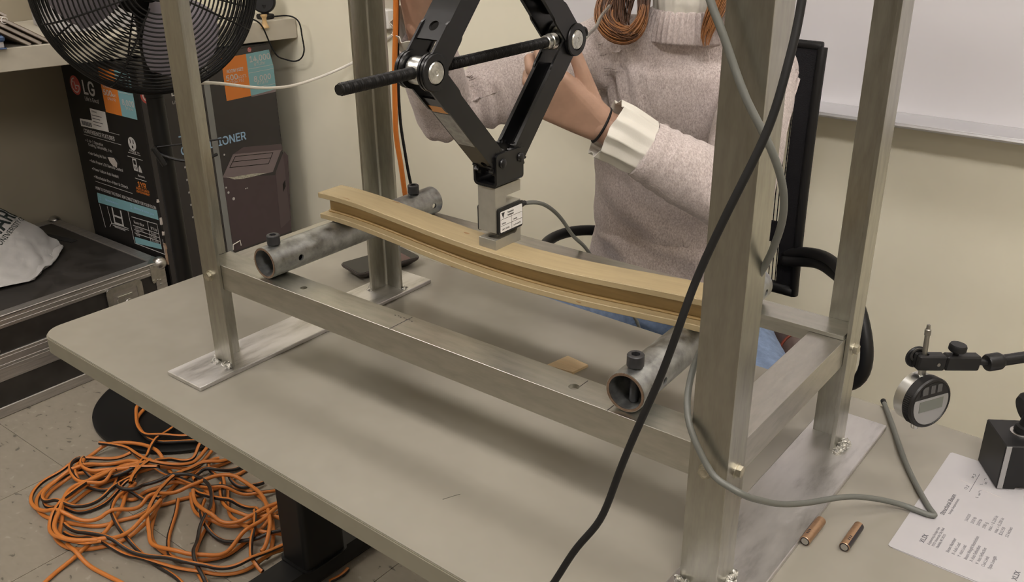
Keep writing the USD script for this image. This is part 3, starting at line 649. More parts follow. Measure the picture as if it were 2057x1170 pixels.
# ------------------------------------------------------------------ digital dial gauge and its magnetic stand
from numpy.linalg import norm
GN, GU = unit((.8797, -.4718, .0586)), unit((-.0500, .0308, .9983)); GU = unit(GU - GN * (GU @ GN)); GX = np.cross(GU, GN)
RG = basis(GX, GU, GN)
GF = A((.8807, .2847, .8370))     # centre of the gauge face
dg = thing('dial_gauge', 'round silver and black digital dial gauge hanging from the stand arm', 'gauge', tuple(GF))
gl = lambda m: xf(m, RG, GF)
r = .0287
obj('back_case', gl(lathe([(0, -.0265), (r - .003, -.0265), (r - .0012, -.0255), (r - .0012, -.0125), (0, -.0125)], n=56)), 'gauge_silver', dg)
obj('bezel', gl(lathe([(r - .002, -.0127), (r, -.0122), (r, -.0025), (r - .0012, -.0006), (r - .0030, .0000), (r - .0036, -.0008), (0, -.0008)], n=56)), 'gauge_black', dg)
scr = Point(0, 0).buffer(r - .0045, 24).intersection(sbox(-.04, -.04, .04, .0075)).buffer(-.001).buffer(.001)
obj('lens', gl(prism(scr, .0006, t=(0, 0, -.0009))), 'lens_grey', dg, smooth=False)
obj('display', gl(prism(sbox(-.0165, -.0075, .0165, .0050), .0003, t=(0, 0, -.0002))), 'lcd', dg, smooth=False)
arcp = Point(0, 0).buffer(r - .0045, 24).intersection(sbox(-.016, .0105, .016, .04)).buffer(-.0008).buffer(.0008)
obj('button_panel', gl(prism(arcp, .0005, t=(0, 0, -.0009))), 'gauge_black', dg, smooth=False)
for bx, bw in ((-.0105, .0075), (0, .006), (.0095, .0065)):
    bp = arcp.intersection(sbox(bx - bw / 2, .0122, bx + bw / 2, .0215)).buffer(-.0006).buffer(.0006)
    obj('button', gl(prism(bp, .0009, t=(0, 0, -.0008))), 'button_grey', dg, smooth=20)
obj('stem', gl([cyl((0, r - .002, -.0175), (0, r + .012, -.0175), .004, 24)]), 'gauge_silver', dg)
obj('spindle', gl(lathe([(0, r + .010), (.0026, r + .010), (.0026, r + .044), (.0032, r + .0445), (.0032, r + .0505), (.0022, r + .0515), (.0018, r + .056), (0, r + .0565)], (0, 0, -.0175), (0, 1, 0), 20)), 'steel_dull', dg)
obj('plunger', gl(lathe([(0, -r + .002), (.0040, -r + .002), (.0040, -r - .0070), (.0034, -r - .0085), (0, -r - .0090)], (0, 0, -.0175), (0, 1, 0), 24)), 'gauge_silver', dg)
obj('knurl', gl([cyl(((r + .0001) * math.cos(a), (r + .0001) * math.sin(a), -.011), ((r + .0001) * math.cos(a), (r + .0001) * math.sin(a), -.004), .0006, 6) for a in np.linspace(2.7, 3.9, 16)]), 'gauge_black', dg, kind='stuff')
stem0 = GF + RG @ A((0, r + .014, -.0175))

ms = thing('magnetic_stand', 'black magnetic base stand with a silver strip and jointed arm holding the gauge', 'gauge stand', (.96, .39, TZ))
BA, BB = A((.9202, .3973, TZ + .0012)), A((.951, .3495, TZ + .0012)); bu = unit(BB - BA); bp_ = A((-bu[1], bu[0], 0)); bl = norm(BB - BA)
RB = basis(bp_, -bu, (0, 0, 1))     # x: to the right along the front, y: back along the left face
bs = lambda m: xf(m, RB, BB)
blk = to_man(cbox((0, 0, 0), (.062, bl, .0565), .0012)) - to_man(prism(Polygon([(.024, -.001), (.038, -.001), (.034, .004), (.028, .004)]), .0, t=(0, 0, 0))) if False else to_man(cbox((0, 0, 0), (.062, bl, .0565), .0012))
blk = blk - to_man(box((.020, -.01, -.01), (.042, bl + .01, .004)))
obj('base_block', bs(blk), 'stand_black', ms)
obj('silver_strip', bs([box((.0010, -.0004, .001), (.0065, .0006, .0558))]), 'stand_strip', ms, smooth=False)
pb = BB + RB @ A((.028, bl * .52, .0565))
obj('post_nut', lathe([(0, 0), (.0125, 0), (.0125, .0015), (.0110, .0022), (0, .0022)], pb, (0, 0, 1), 36), 'steel', ms)
obj('post', lathe([(0, 0), (.0098, 0), (.0098, .006), (.0072, .008), (.0072, .020), (0, .020)], pb + (0, 0, .002), unit((.2, .1, 1)), 30), 'stand_black', ms)
kb = pb + A((.006, .012, .030))
obj('base_knob', lathe([(0, -.016), (.015, -.015), (.0185, -.010), (.0185, .010), (.015, .015), (0, .016)], kb, (.75, .62, .25), 36), 'stand_black', ms)
j0, j1 = stem0 + A((0, 0, .0)), A((0.9068, 0.3397, 0.8727))
a_ = unit(j1 - j0); up_ = unit(A((0, 0, 1)) - a_ * a_[2]); sd = np.cross(up_, a_); RC = basis(a_, sd, up_)
Lc = norm(j1 - j0)
cl = lambda m: xf(m, RC, j0)
obj('clamp_jaw', cl(to_man(cbox((-.009, -.0065, -.0085), (.0225, .0065, .0085), .0015)) - to_man(cyl((0, 0, -.02), (0, 0, .02), .0036, 20)) - to_man(box((-.02, -.0008, -.02), (.004, .0008, .02))) - to_man(cyl((.014, -.01, -.001), (.014, -.0055, -.001), .0026, 18))), 'stand_black', ms)
obj('clamp_block', cl(cbox((.0230, -.0065, -.0085), (Lc, .0065, .0085), .0018)), 'stand_black', ms)
obj('clamp_pin', cl(cyl((.014, -.0068, -.001), (.014, -.005, -.001), .0020, 16)), 'steel_dull', ms)
obj('clamp_disc', cl(cyl((-.004, .0066, .001), (-.004, .0095, .001), .0125, 36, .001)), 'stand_black', ms)
obj('clamp_ring', cl(lathe([(.0062, 0), (.0085, 0), (.0085, .0012), (.0062, .0012), (.0062, 0)], (-.004, .0058, .004), (0, 1, 0), 30)), 'steel', ms)
obj('clamp_knob', cl([lathe([(0, .0125), (.0080, .0125), (.0092, .014), (.0092, .0185), (.0082, .0205), (0, .0205)], (.035, 0, 0), (0, 0, 1), 30), cyl((.035, 0, .006), (.035, 0, .013), .0030, 16)]), 'stand_black', ms)
j3 = A((0.9159, 0.3463, 0.8716)); j4 = A((0.9441, 0.3771, 0.8742)); el = j4 + (j4 - j3) * 1.6
obj('ball_link', tube([j1, j3], .0036, 14), 'stand_black', ms)
ad = unit(j4 - j3)
obj('arm_collar', lathe([(0, -.005), (.0085, -.005), (.0095, -.003), (.0095, .009), (.0088, .011), (.0068, .014), (0, .014)], j3 + ad * .003, ad, 32), 'stand_black', ms)
obj('upper_arm', tube([j3 + ad * .012, el], .0062, 20), 'stand_black', ms)
obj('elbow_knob', ellipsoid(el, (.018, .018, .018), n=3), 'stand_black', ms)
obj('lower_arm', tube([el, kb + A((.02, .018, .012)), kb], .0062, 20), 'stand_black', ms)

# ------------------------------------------------------------------ orange and black cord heaped on the floor
CORDS = """-0.916,0.298 -0.961,0.257 -0.996,0.217 -1.006,0.170 -0.998,0.118 -0.974,0.077 -0.934,0.054 -0.889,0.049 -0.839,0.062 -0.786,0.086 -0.748,0.113 -0.734,0.146 -0.715,0.186 -0.716,0.220 -0.704,0.247 -0.688,0.286 -0.669,0.323 -0.655,0.366 -0.622,0.389 -0.573,0.401 -0.514,0.392 -0.460,0.364 -0.410,0.328 -0.375,0.292 -0.365,0.269
-0.716,0.493 -0.731,0.454 -0.737,0.420 -0.757,0.385 -0.759,0.334 -0.745,0.288 -0.715,0.239 -0.677,0.198 -0.635,0.164 -0.586,0.146 -0.536,0.146 -0.494,0.159 -0.459,0.186 -0.437,0.222 -0.440,0.273 -0.447,0.324 -0.454,0.360 -0.465,0.412 -0.469,0.449 -0.453,0.483
-0.830,0.515 -0.844,0.474 -0.852,0.441 -0.872,0.421 -0.914,0.383 -0.956,0.367 -1.015,0.378 -1.072,0.402 -1.096,0.431 -1.116,0.464 -1.136,0.510 -1.123,0.549
-0.973,0.171 -1.015,0.208 -1.031,0.247 -1.021,0.292 -0.979,0.329 -0.925,0.348 -0.873,0.346 -0.816,0.330 -0.760,0.314
-1.022,0.272 -1.009,0.285 -0.959,0.307 -0.911,0.308 -0.849,0.315 -0.801,0.341 -0.778,0.378 -0.791,0.420 -0.803,0.462 -0.812,0.504 -0.797,0.542
-0.827,0.311 -0.871,0.273 -0.897,0.219 -0.898,0.162 -0.878,0.105 -0.856,0.062 -0.817,0.033 -0.770,0.021 -0.723,0.030 -0.687,0.061 -0.666,0.101 -0.662,0.144 -0.670,0.186 -0.699,0.233
-0.827,0.207 -0.793,0.201 -0.779,0.216 -0.785,0.239 -0.769,0.279 -0.740,0.315 -0.698,0.333 -0.645,0.327 -0.596,0.303 -0.563,0.269 -0.537,0.231 -0.504,0.194 -0.464,0.164 -0.422,0.146 -0.373,0.134
-0.659,-0.085 -0.669,-0.065 -0.685,-0.020 -0.693,0.026 -0.705,0.071 -0.726,0.119 -0.753,0.157 -0.787,0.192 -0.820,0.222 -0.854,0.262 -0.889,0.294
-0.812,0.237 -0.803,0.207 -0.795,0.178 -0.777,0.156 -0.752,0.141 -0.707,0.126 -0.646,0.116 -0.581,0.112 -0.524,0.111 -0.481,0.114 -0.417,0.107
-0.794,0.046 -0.727,0.058 -0.668,0.076 -0.601,0.089 -0.538,0.107 -0.483,0.124 -0.430,0.147 -0.392,0.175 -0.364,0.215 -0.357,0.253 -0.353,0.290 -0.348,0.336
-0.739,0.025 -0.727,0.023 -0.682,0.019 -0.620,0.023 -0.551,0.033 -0.501,0.036
-0.826,0.245 -0.823,0.219 -0.821,0.184 -0.819,0.150 -0.829,0.110 -0.848,0.089 -0.886,0.078 -0.915,0.068 -0.946,0.080 -0.973,0.114 -0.970,0.164 -0.944,0.217 -0.897,0.263 -0.846,0.287
-0.872,0.253 -0.879,0.228 -0.862,0.199 -0.891,0.168 -0.930,0.161 -0.971,0.172 -0.996,0.193 -0.996,0.212
-0.990,0.207 -0.966,0.191 -0.930,0.190 -0.894,0.207 -0.868,0.241 -0.853,0.292
-0.668,0.068 -0.704,0.036 -0.751,0.024 -0.791,0.036 -0.824,0.060 -0.855,0.079 -0.891,0.131 -0.898,0.181 -0.886,0.232 -0.867,0.281
-0.680,0.301 -0.640,0.278 -0.599,0.267 -0.557,0.269 -0.525,0.281 -0.493,0.313 -0.489,0.346 -0.482,0.373 -0.470,0.417 -0.466,0.451 -0.450,0.487
-0.635,0.372 -0.586,0.337 -0.534,0.308 -0.486,0.303 -0.441,0.309 -0.411,0.323 -0.381,0.343
-0.630,0.304 -0.588,0.266 -0.538,0.246 -0.488,0.245 -0.445,0.262 -0.414,0.298 -0.398,0.321 -0.382,0.349
-0.647,0.363 -0.597,0.329 -0.545,0.316 -0.492,0.327 -0.449,0.356 -0.416,0.372
-0.477,0.334 -0.514,0.357 -0.547,0.349 -0.574,0.333 -0.618,0.313 -0.673,0.306
-0.483,0.338 -0.429,0.290 -0.394,0.255 -0.359,0.237 -0.326,0.233
-0.686,0.269 -0.630,0.217 -0.592,0.181 -0.559,0.159 -0.517,0.138 -0.471,0.144
-0.228,0.467 -0.241,0.439 -0.229,0.404 -0.200,0.366 -0.191,0.329 -0.198,0.300 -0.206,0.262
-0.954,0.515 -0.968,0.476 -0.956,0.433 -0.933,0.374 -0.903,0.334 -0.883,0.308 -0.853,0.272 -0.820,0.231
-0.822,0.507 -0.837,0.470 -0.827,0.428 -0.813,0.392 -0.836,0.364 -0.844,0.338 -0.849,0.315
-0.762,0.439 -0.762,0.414 -0.735,0.391 -0.701,0.388 -0.656,0.375 -0.616,0.350
-0.521,0.481 -0.536,0.443 -0.546,0.412 -0.572,0.384 -0.600,0.362 -0.648,0.334 -0.702,0.321 -0.768,0.308 -0.821,0.297
-0.699,0.233 -0.719,0.227 -0.756,0.221 -0.793,0.206
-0.584,0.438 -0.594,0.400 -0.617,0.386 -0.656,0.393 -0.665,0.416 -0.666,0.444 -0.668,0.483 -0.652,0.520
-0.695,0.326 -0.731,0.346 -0.740,0.368 -0.711,0.395 -0.687,0.438 -0.681,0.473 -0.666,0.511
-0.856,0.309 -0.836,0.256 -0.806,0.223
-0.929,0.298 -0.975,0.254 -1.014,0.212 -1.011,0.161 -1.011,0.117 -0.988,0.075 -0.948,0.050 -0.900,0.048 -0.849,0.061 -0.793,0.081 -0.758,0.113 -0.744,0.143 -0.723,0.188 -0.725,0.216 -0.718,0.244 -0.696,0.284 -0.678,0.321 -0.670,0.358 -0.639,0.389 -0.582,0.398 -0.528,0.392 -0.470,0.363 -0.416,0.327 -0.382,0.289 -0.377,0.269
-0.714,0.486 -0.728,0.447 -0.736,0.413 -0.759,0.382 -0.753,0.327 -0.745,0.279 -0.711,0.229 -0.681,0.190 -0.628,0.157 -0.588,0.138 -0.534,0.141 -0.491,0.157 -0.458,0.182 -0.432,0.218 -0.442,0.269 -0.440,0.319 -0.447,0.353 -0.463,0.407 -0.468,0.444 -0.453,0.477
-1.027,0.269 -1.015,0.276 -0.961,0.298 -0.922,0.301 -0.849,0.305 -0.803,0.334 -0.782,0.369 -0.793,0.409 -0.809,0.452 -0.819,0.494 -0.804,0.532
-0.814,0.301 -0.857,0.266 -0.896,0.210 -0.892,0.154 -0.874,0.094 -0.851,0.060 -0.816,0.027 -0.763,0.015 -0.715,0.028 -0.680,0.057 -0.655,0.097 -0.657,0.142 -0.668,0.182 -0.689,0.229
-0.830,0.210 -0.796,0.200 -0.776,0.222 -0.791,0.242 -0.772,0.277 -0.740,0.318 -0.698,0.335 -0.650,0.332 -0.598,0.303 -0.567,0.270 -0.541,0.231 -0.504,0.197 -0.464,0.163 -0.418,0.145 -0.376,0.131
-0.827,0.246 -0.827,0.222 -0.825,0.189 -0.823,0.150 -0.830,0.107 -0.846,0.089 -0.892,0.079 -0.918,0.069 -0.952,0.080 -0.974,0.113 -0.974,0.163 -0.955,0.219 -0.908,0.266 -0.849,0.288
-0.874,0.249 -0.886,0.223 -0.870,0.189 -0.899,0.158 -0.933,0.153 -0.981,0.167 -1.003,0.188 -1.003,0.206
-0.997,0.212 -0.976,0.193 -0.933,0.192 -0.901,0.219 -0.872,0.248 -0.858,0.295
-0.672,0.063 -0.710,0.033 -0.751,0.019 -0.798,0.031 -0.829,0.056 -0.854,0.077 -0.899,0.125 -0.894,0.172 -0.889,0.226 -0.869,0.276
-0.665,0.300 -0.628,0.279 -0.582,0.268 -0.546,0.269 -0.512,0.278 -0.477,0.312 -0.472,0.345 -0.468,0.369 -0.456,0.416 -0.453,0.450 -0.437,0.485
-0.795,0.051 -0.722,0.060 -0.669,0.079 -0.599,0.090 -0.541,0.107 -0.482,0.130 -0.426,0.151 -0.393,0.178 -0.368,0.217 -0.355,0.261 -0.350,0.296 -0.346,0.341
-0.849,0.523 -0.863,0.482 -0.869,0.447 -0.888,0.421 -0.935,0.388 -0.969,0.367 -1.028,0.378 -1.083,0.408 -1.119,0.435 -1.129,0.465 -1.142,0.510 -1.129,0.551"""
ec = thing('extension_cord', 'orange and black cord heaped in loose loops on the tiles by the table leg', 'cord', (-.6, .25, 0))
allp = []
def cord_tube(P, r, n=10, tw=0.0, ph=0.0):
    P = A(P); N = len(P); T = np.gradient(P, axis=0); T /= norm(T, axis=1, keepdims=True)
    S = np.cumsum(np.r_[0, norm(np.diff(P, axis=0), axis=1)])
    V, UV = [], []
    for i in range(N):
        up = A((0, 0, 1.)); x = unit(np.cross(up, T[i])); y = np.cross(T[i], x)
        th = ph + tw * math.sin(S[i] * 3.1 + ph) + tw * .6 * math.sin(S[i] * 7.3 + 2 * ph)
        for k in range(n + 1):
            a = 2 * math.pi * k / n; V.append(P[i] + r * (math.cos(a + th) * x + math.sin(a + th) * y)); UV.append((k / n, S[i]))
    F = []
    for i in range(N - 1):
        for k in range(n):
            q = i * (n + 1) + k; F += [(q, q + 1, q + n + 2), (q, q + n + 2, q + n + 1)]
    return A(V), A(F), A(UV)
hmap = {}
strands = []
def in_foot(p):   # the cord never passes through the table's foot: it is cut where it would
    c_ = (p - TC) @ TR; return abs(c_[0] + .7105) < .0505 and -.19 < c_[1] < .35
for ci, line in enumerate(CORDS.split('\n')):
    q = A([tuple(map(float, s_.split(','))) for s_ in line.split()])
    S = spline(np.c_[q, np.zeros(len(q))], max(24, len(q) * 9)); keep, run = [], []
    for p_ in S:
        if in_foot(p_):
            if len(run) > 8: keep.append(A(run))
            run = []
        else: run.append(p_)
    if len(run) > 8: keep.append(A(run))
    strands += keep
rc = .0047
# lay the strands one over another: each cell of the floor keeps the height of what lies there
for ci, S in enumerate(strands):
    z = np.full(len(S), rc + .0004)
    keys = [(int(math.floor(p[0] / .008)), int(math.floor(p[1] / .008))) for p in S]
    for i, k in enumerate(keys):
        h = max(hmap.get((k[0] + a, k[1] + b), 0) for a in (-1, 0, 1) for b in (-1, 0, 1))
        cx, cy = S[i, 0] + 1.07, S[i, 1] - .564
        if cx * cx + cy * cy < .288 ** 2: h = max(h, .018)
        if h: z[i] = max(z[i], min(h, .030) + rc)
    zz = z.copy()
    for _ in range(8): zz = np.maximum(z, np.convolve(np.pad(zz, 3, mode='edge'), np.ones(7) / 7, 'valid'))
    zz = np.convolve(np.pad(zz, 2, mode='edge'), np.ones(5) / 5, 'valid')
    S[:, 2] = zz
    for i, k in enumerate(keys): hmap[k] = max(hmap.get(k, 0), zz[i] + rc)
prs = np.random.default_rng(11)
for ci, S in enumerate(strands):
    black = ci % 9 == 8
    phs = prs.uniform(-.5, .5) + (math.pi * 1.28 if black else .25 + math.pi * 1.5 * (ci % 4 == 1))
    v, f, uv = cord_tube(S, rc, 10, .55, phs)
    obj('loop', (v, f), 'cord_two_tone', ec, smooth=True, uv=uv)
# ------------------------------------------------------------------ wall shelf
SA, SD = A((-1.60, .46, 0)), unit((.208, .88, 0)); SN = A((SD[1], -SD[0], 0))
sh = thing('wall_shelf', 'thick cream painted shelf along the left wall above the carton and flight case', 'shelf', (-1.75, .6, .88))
p_end = SA + SD * ((YW - .002 - .46) / SD[1]); p_st = SA + SD * ((-.4 - .46) / SD[1])
poly = Polygon([p_st[:2], p_end[:2], (XL + .001, YW - .002), (XL + .001, -.4)])
RSb = basis(SD, (0, 0, 1), SN)
obj('shelf_board', prism(poly.buffer(-.0008, join_style=2), .061, t=(0, 0, .879)), 'shelf_paint', sh, smooth=False)
L_ = norm(p_end - p_st)
obj('front_lip', xf(cbox((0, .8788, -.004), (L_ - .001, .9405, .0016), .0015), RSb, p_st), 'shelf_paint', sh)
obj('end_support', box((XL + .001, -.42, 0), (p_st[0], -.4005, .9395)), 'shelf_paint', sh, smooth=False)  # unseen end panel, set close and deep to keep light from under the shelf
sp0 = A((-1.409, 1.228, .9215))
obj('wooden_spool', lathe([(0, 0), (.0125, 0), (.0125, .004), (.0085, .010), (.0065, .020), (.0070, .030), (.0105, .036), (.0105, .040), (0, .040)], sp0, (0, 0, 1), 28), 'wood_knob', sh)
# things on the shelf
bk = thing('book', 'blue-covered book with white pages lying flat at the front of the shelf', 'book', (-1.66, .40, .941))
RB2 = rotz(-17); b0 = A((-1.700, .405, .9405))
obj('page_block', xf(cbox((-.075, -.125, .003), (.090, .1275, .020), .002), RB2, b0), 'paper', bk)
obj('cover', [xf(cbox((-.08, -.13, .0200), (.095, .132, .0345), .004), RB2, b0)], 'book_blue', bk)
obj('back_cover', xf(cbox((-.08, -.13, 0), (.095, .132, .0030), .001), RB2, b0), 'book_blue', bk)
def notebook_build(loc, label, fl=1):
    q = thing('spiral_notebook', label, 'notebook', loc, 'spiral notebooks leaning on the shelf')
    R = rotx(57); o = A(loc)
    wd, ht = .19, .135
    obj('pages', xf(cbox((-wd, -.0035, 0), (-.001, .0035, ht - .002), .0006), R, o), 'page_edge', q, smooth=False)
    obj('cover', xf(cbox((-wd - .001, .0036, 0), (0, .0048, ht), .0003), R, o), 'kraft', q)
    obj('back_cover', xf(cbox((-wd - .001, -.0050, 0), (0, -.0036, ht), .0003), R, o), 'kraft_dark', q)
    for k in range(9):
        a = np.linspace(0, 2 * math.pi, 14, endpoint=False); xk = -.006 - k * .0135
        obj('coil', xf(tube(np.c_[np.full(14, xk), .0085 * np.sin(a), ht - .002 + .0085 * np.cos(a)], .0013, 5, closed=True), R, o), 'coil_white', q)
    return q
names_ = ['rightmost', 'second from right', 'third from right', 'fourth from right', 'fifth from right', 'sixth from right', 'seventh from right', 'eighth from right', 'ninth from right']
nb = None
for k in range(9):
    y = .628 - .0265 * k; x = -1.60 + (y - .46) * .2364 - .012; z = .9408 if y > .565 else .9765
    x -= 0 if y > .565 else .012
    if nb is None: nb = notebook_build((x, y, z), names_[k] + ' spiral notebook of the row leaning on the shelf')
    else: dup(nb, (x, y, z), 0, names_[k] + ' spiral notebook of the row leaning on the shelf')
for k in range(5):
    dup(nb, (-1.80 - .004 * k, .66 - .034 * k, .9408 + (.055 if k > 0 else 0) + .03 * (k > 2)), 4, ['nearest the fan', 'second from the fan', 'third from the fan', 'fourth from the fan', 'farthest from the fan'][k] + ' of the spiral notebooks leaning at the back of the shelf')
wbx = thing('white_box', 'plain white box standing on the shelf behind the fan', 'box', (-1.80, .88, .9405))
obj('carton', xf(cbox((-.13, -.16, .0002), (.13, .16, .14), .002), rotz(-13), (-1.80, .90, .9405)), 'paper', wbx)
obj('lid_edge', xf(cbox((-.132, -.162, .11), (.132, .162, .142), .002), rotz(-13), (-1.80, .90, .9405)), 'label_white', wbx)
sk = thing('speaker', 'small round black desktop speaker at the end of the shelf', 'speaker', (-1.455, 1.275, .9405))
sn = unit((.72, -.66, .18)); sc = A((-1.4585, 1.270, .996))
obj('base', cbox((-1.480, 1.250, .9405), (-1.435, 1.292, .956), .004), 'chair_plastic', sk)
obj('neck', tube([(-1.4585, 1.272, .95), (-1.4585, 1.272, .985)], .012, 16), 'chair_plastic', sk)
obj('housing', lathe([(0, -.030), (.030, -.028), (.038, -.018), (.038, .006), (.035, .009), (.0325, .006), (0, .0065)], sc, sn, 40), 'chair_plastic', sk)
obj('cone', lathe([(.032, .0062), (.010, .0015), (0, .004)], sc, sn, 36), 'fan_black', sk)
tcp = [(-1.452, 1.283, .9485), (-1.42, 1.288, .9495), (-1.3708, 1.3, .952), (-1.3368, 1.305, .9350), (-1.3297, 1.306, .8916), (-1.3261, 1.306, .8534), (-1.3415, 1.305, .8246), (-1.3767, 1.30, .8107), (-1.405, 1.285, .817), (-1.395, 1.25, .835), (-1.37, 1.20, .905), (-1.36, 1.16, .955), (-1.42, 1.10, .965), (-1.56, 1.04, .948), (-1.65, 1.04, .944)]
tg = obj('speaker_cord', tube(spline(tcp, 90), .0024, 8), 'cable_black'); tag(tg, 'thin black cord looping from the speaker down in front of the shelf end', 'cord')
wcp = [(-1.052, .660, .90), (-1.035, .72, .878), (-1.0277, .75, .874), (-1.08, .9, .8314), (-1.1448, 1.05, .7967), (-1.1909, 1.2, .7852), (-1.1043, 1.325, .838), (-.9678, 1.333, .918), (-.8827, 1.334, .968), (-.851, 1.334, .998), (-.8202, 1.334, 1.03), (-.70, 1.334, 1.12), (-.55, 1.33, 1.25)]
tg = obj('white_cord', tube(spline(wcp, 90), .0043, 10), 'cable_white'); tag(tg, 'white power cord sagging across the carton and up the back wall', 'cord')
wp = thing('wall_plug', 'small white plug adapter on the back wall beside the orange cord', 'plug', (-.965, YW, .97))
obj('adapter', cbox((-.985, YW - .032, .945), (-.945, YW - .0002, 1.0), .004), 'label_white', wp)
obj('outlet_plate', cbox((-1.0, YW - .005, .93), (-.93, YW - .0001, 1.045), .002), 'shelf_paint', wp)

# ------------------------------------------------------------------ air conditioner carton
GX0, GX1, GY0, GY1, GZ = -1.83, -1.41, .765, 1.2445, .874
ct = thing('appliance_carton', 'black portable air conditioner carton standing under the shelf', 'carton', (-1.62, 1.0, 0))
obj('carton', cbox((GX0, GY0, 0), (GX1, GY1, GZ), .003), 'carton_black', ct)
RYm = basis((1, 0, 0), (0, 0, 1), (0, -1, 0)); RXp = basis((0, 1, 0), (0, 0, 1), (1, 0, 0))
def py(P, m, name, lift=.0003, h=.0003): return obj(name, prism(P if not isinstance(P, list) else Polygon(P), h, RYm, (0, GY0 - lift + .0000, 0)), m, ct, smooth=False)
def pxp(P, m, name, lift=.0003, h=.0003): return obj(name, prism(P if not isinstance(P, list) else Polygon(P), h, RXp, (GX1 + lift - .0002, 0, 0)), m, ct, smooth=False)
def ty(s, x, z, h, wd=None, bold=False): return text(s, h, RYm, (x, GY0 - .0008, z), bold, .0003, wd)
def tx_(s, y, z, h, wd=None, bold=False): return text(s, h, RXp, (GX1 + .0008, y, z), bold, .0003, wd)
pxp(sbox(GY0 + .004, .004, GY1 - .004, GZ - .004), 'carton_front', 'printed_panel', .0002)
def lg(cx, cz, r, fn, put):
    ring = Point(cx, cz).buffer(r, 20)
    put(ring, 'print_red', 'round_logo', .0005)
    g = unary_union([Point(cx, cz).buffer(r * .78, 20).difference(Point(cx, cz).buffer(r * .66, 20)).difference(sbox(cx, cz + r * .03, cx + r, cz + r)), sbox(cx + r * .05, cz - r * .06, cx + r * .78, cz + r * .06), sbox(cx - r * .08, cz - r * .38, cx + r * .02, cz + r * .38), sbox(cx - r * .08, cz - r * .38, cx + r * .2, cz - r * .28), Point(cx - r * .34, cz + r * .34).buffer(r * .1)])
    put(g, 'print_white', 'logo_mark', .0008)
lg(-1.761, .778, .0295, None, py); lg(.795, .787, .026, None, pxp); lg(1.159, .8635, .0075, None, pxp)
obj('lettering', [ty('LG', -1.7215, .7575, .0410, .066, True), ty("Life's Good", -1.7185, .7370, .0125, .077)], 'print_white', ct, smooth=False)
py([(-1.6085, .7158), (-1.5205, .7158), (-1.5205, .850), (-1.6085, .850)], 'print_orange', 'orange_panel'); py([(-1.5205, .7158), (-1.4405, .7158), (-1.4405, .850), (-1.5205, .850)], 'print_teal', 'teal_panel')
pxp([(1.0520, .7225), (1.1437, .7225), (1.1437, .8525), (1.0520, .8525)], 'print_orange', 'orange_panel', .0006); pxp([(1.1437, .7225), (1.2435, .7270), (1.2435, .8000), (1.2330, .8540), (1.1437, .8525)], 'print_teal', 'teal_panel', .0006)
pxp(sbox(1.1450, .7185, 1.2430, .7260), 'print_mauve', 'grey_strip', .0004)
W_ = []
W_ += [ty('ROOM SIZE', -1.598, .7920, .0075, .058), ty('500', -1.604, .7690, .0165, .046, True), ty('SQ.FT.', -1.556, .7695, .0075, .022), ty('(70x75)', -1.585, .7565, .0075, .042)]
W_ += [ty('14,000', -1.513, .825, .0165, .066, True), ty('BTU/hr', -1.495, .812, .0075, .036), ty('8,000', -1.508, .7515, .0165, .062, True), ty('BTU/hr', -1.492, .7400, .0070, .036)]
W_ += [prism(sbox(-1.519, zz, -1.4415, zz + .0012), .0003, RYm, (0, GY0 - .0007, 0)) for zz in (.803, .787)]
W_ += [tx_('ROOM SIZE', 1.0650, .8055, .0095, .061, True), tx_('500', 1.0580, .7825, .0160, .0430, True), tx_('SQ.FT.', 1.1030, .7830, .0085, .033), tx_('(70x75)', 1.0700, .7715, .0085, .052)]
W_ += [tx_('14,000', 1.1515, .8255, .0175, .080, True), tx_('BTU/hr', 1.1685, .8118, .0095, .043), tx_('8,000', 1.1600, .7632, .0165, .067, True), tx_('BTU/hr', 1.1720, .7530, .0085, .044)]
W_ += [prism(sbox(1.1455, zz, 1.2430, zz + .0013), .0003, RXp, (GX1 + .0006, 0, 0)) for zz in (.8050, .7925, .7440)]
W_ += [tx_('LG', .864, .7707, .0200, .036, True), tx_("Life's Good", .865, .7470, .0095, .060)]
obj('lettering', W_, 'print_white', ct, smooth=False)
py([(-1.7015, .7150), (-1.6140, .7150), (-1.6140, .6535), (-1.775, .6490), (-1.775, .6730), (-1.7015, .6770)], 'label_white', 'shipping_label', .0005)
obj('lettering', [ty('SERIAL', -1.693, .7045, .0050, .030)] + [prism(sbox(-1.696, zz, -1.640 - .012 * (k % 2), zz + .0022), .0002, RYm, (0, GY0 - .0009, 0)) for k, zz in enumerate((.694, .684, .674, .664))] + [prism(sbox(-1.768 + .0032 * k, .6545, -1.7665 + .0032 * k + .0008 * (k % 3), .668), .0002, RYm, (0, GY0 - .0009, 0)) for k in range(19)], 'print_grey', ct, smooth=False)
Z_ = [ty('CONVENIENCE FEATURES', -1.765, .6305, .0125, .176, True)]
for x0, x1, zz in ((-1.63, -1.556, .653), (-1.769, -1.556, .6225), (-1.756, -1.5424, .4722), (-1.5305, -1.45, .5925), (-1.5236, -1.458, .6055), (-1.51, -1.45, .5275)): Z_.append(prism(sbox(x0, zz, x1, zz + .0016), .0003, RYm, (0, GY0 - .0008, 0)))
for s_, x, zz, wd in (('3-in-1 Operation', -1.757, .6015, .092), ('Cooling, Dehumidify, Fan', -1.753, .5895, .134), ('Auto Swing Air Vent', -1.757, .5610, .098), ('Auto Power LCD Remote Control', -1.756, .5360, .182), ('Power Failure Auto Restart', -1.752, .5100, .144), ('Washable Pre-Filter & Check', -1.750, .4842, .188)):
    Z_.append(ty(s_, x, zz, .0092, wd)); 
    if not s_.startswith('Cool'): Z_.append(prism(Point(x - .006, zz + .004).buffer(.0022, 6), .0003, RYm, (0, GY0 - .0008, 0)))
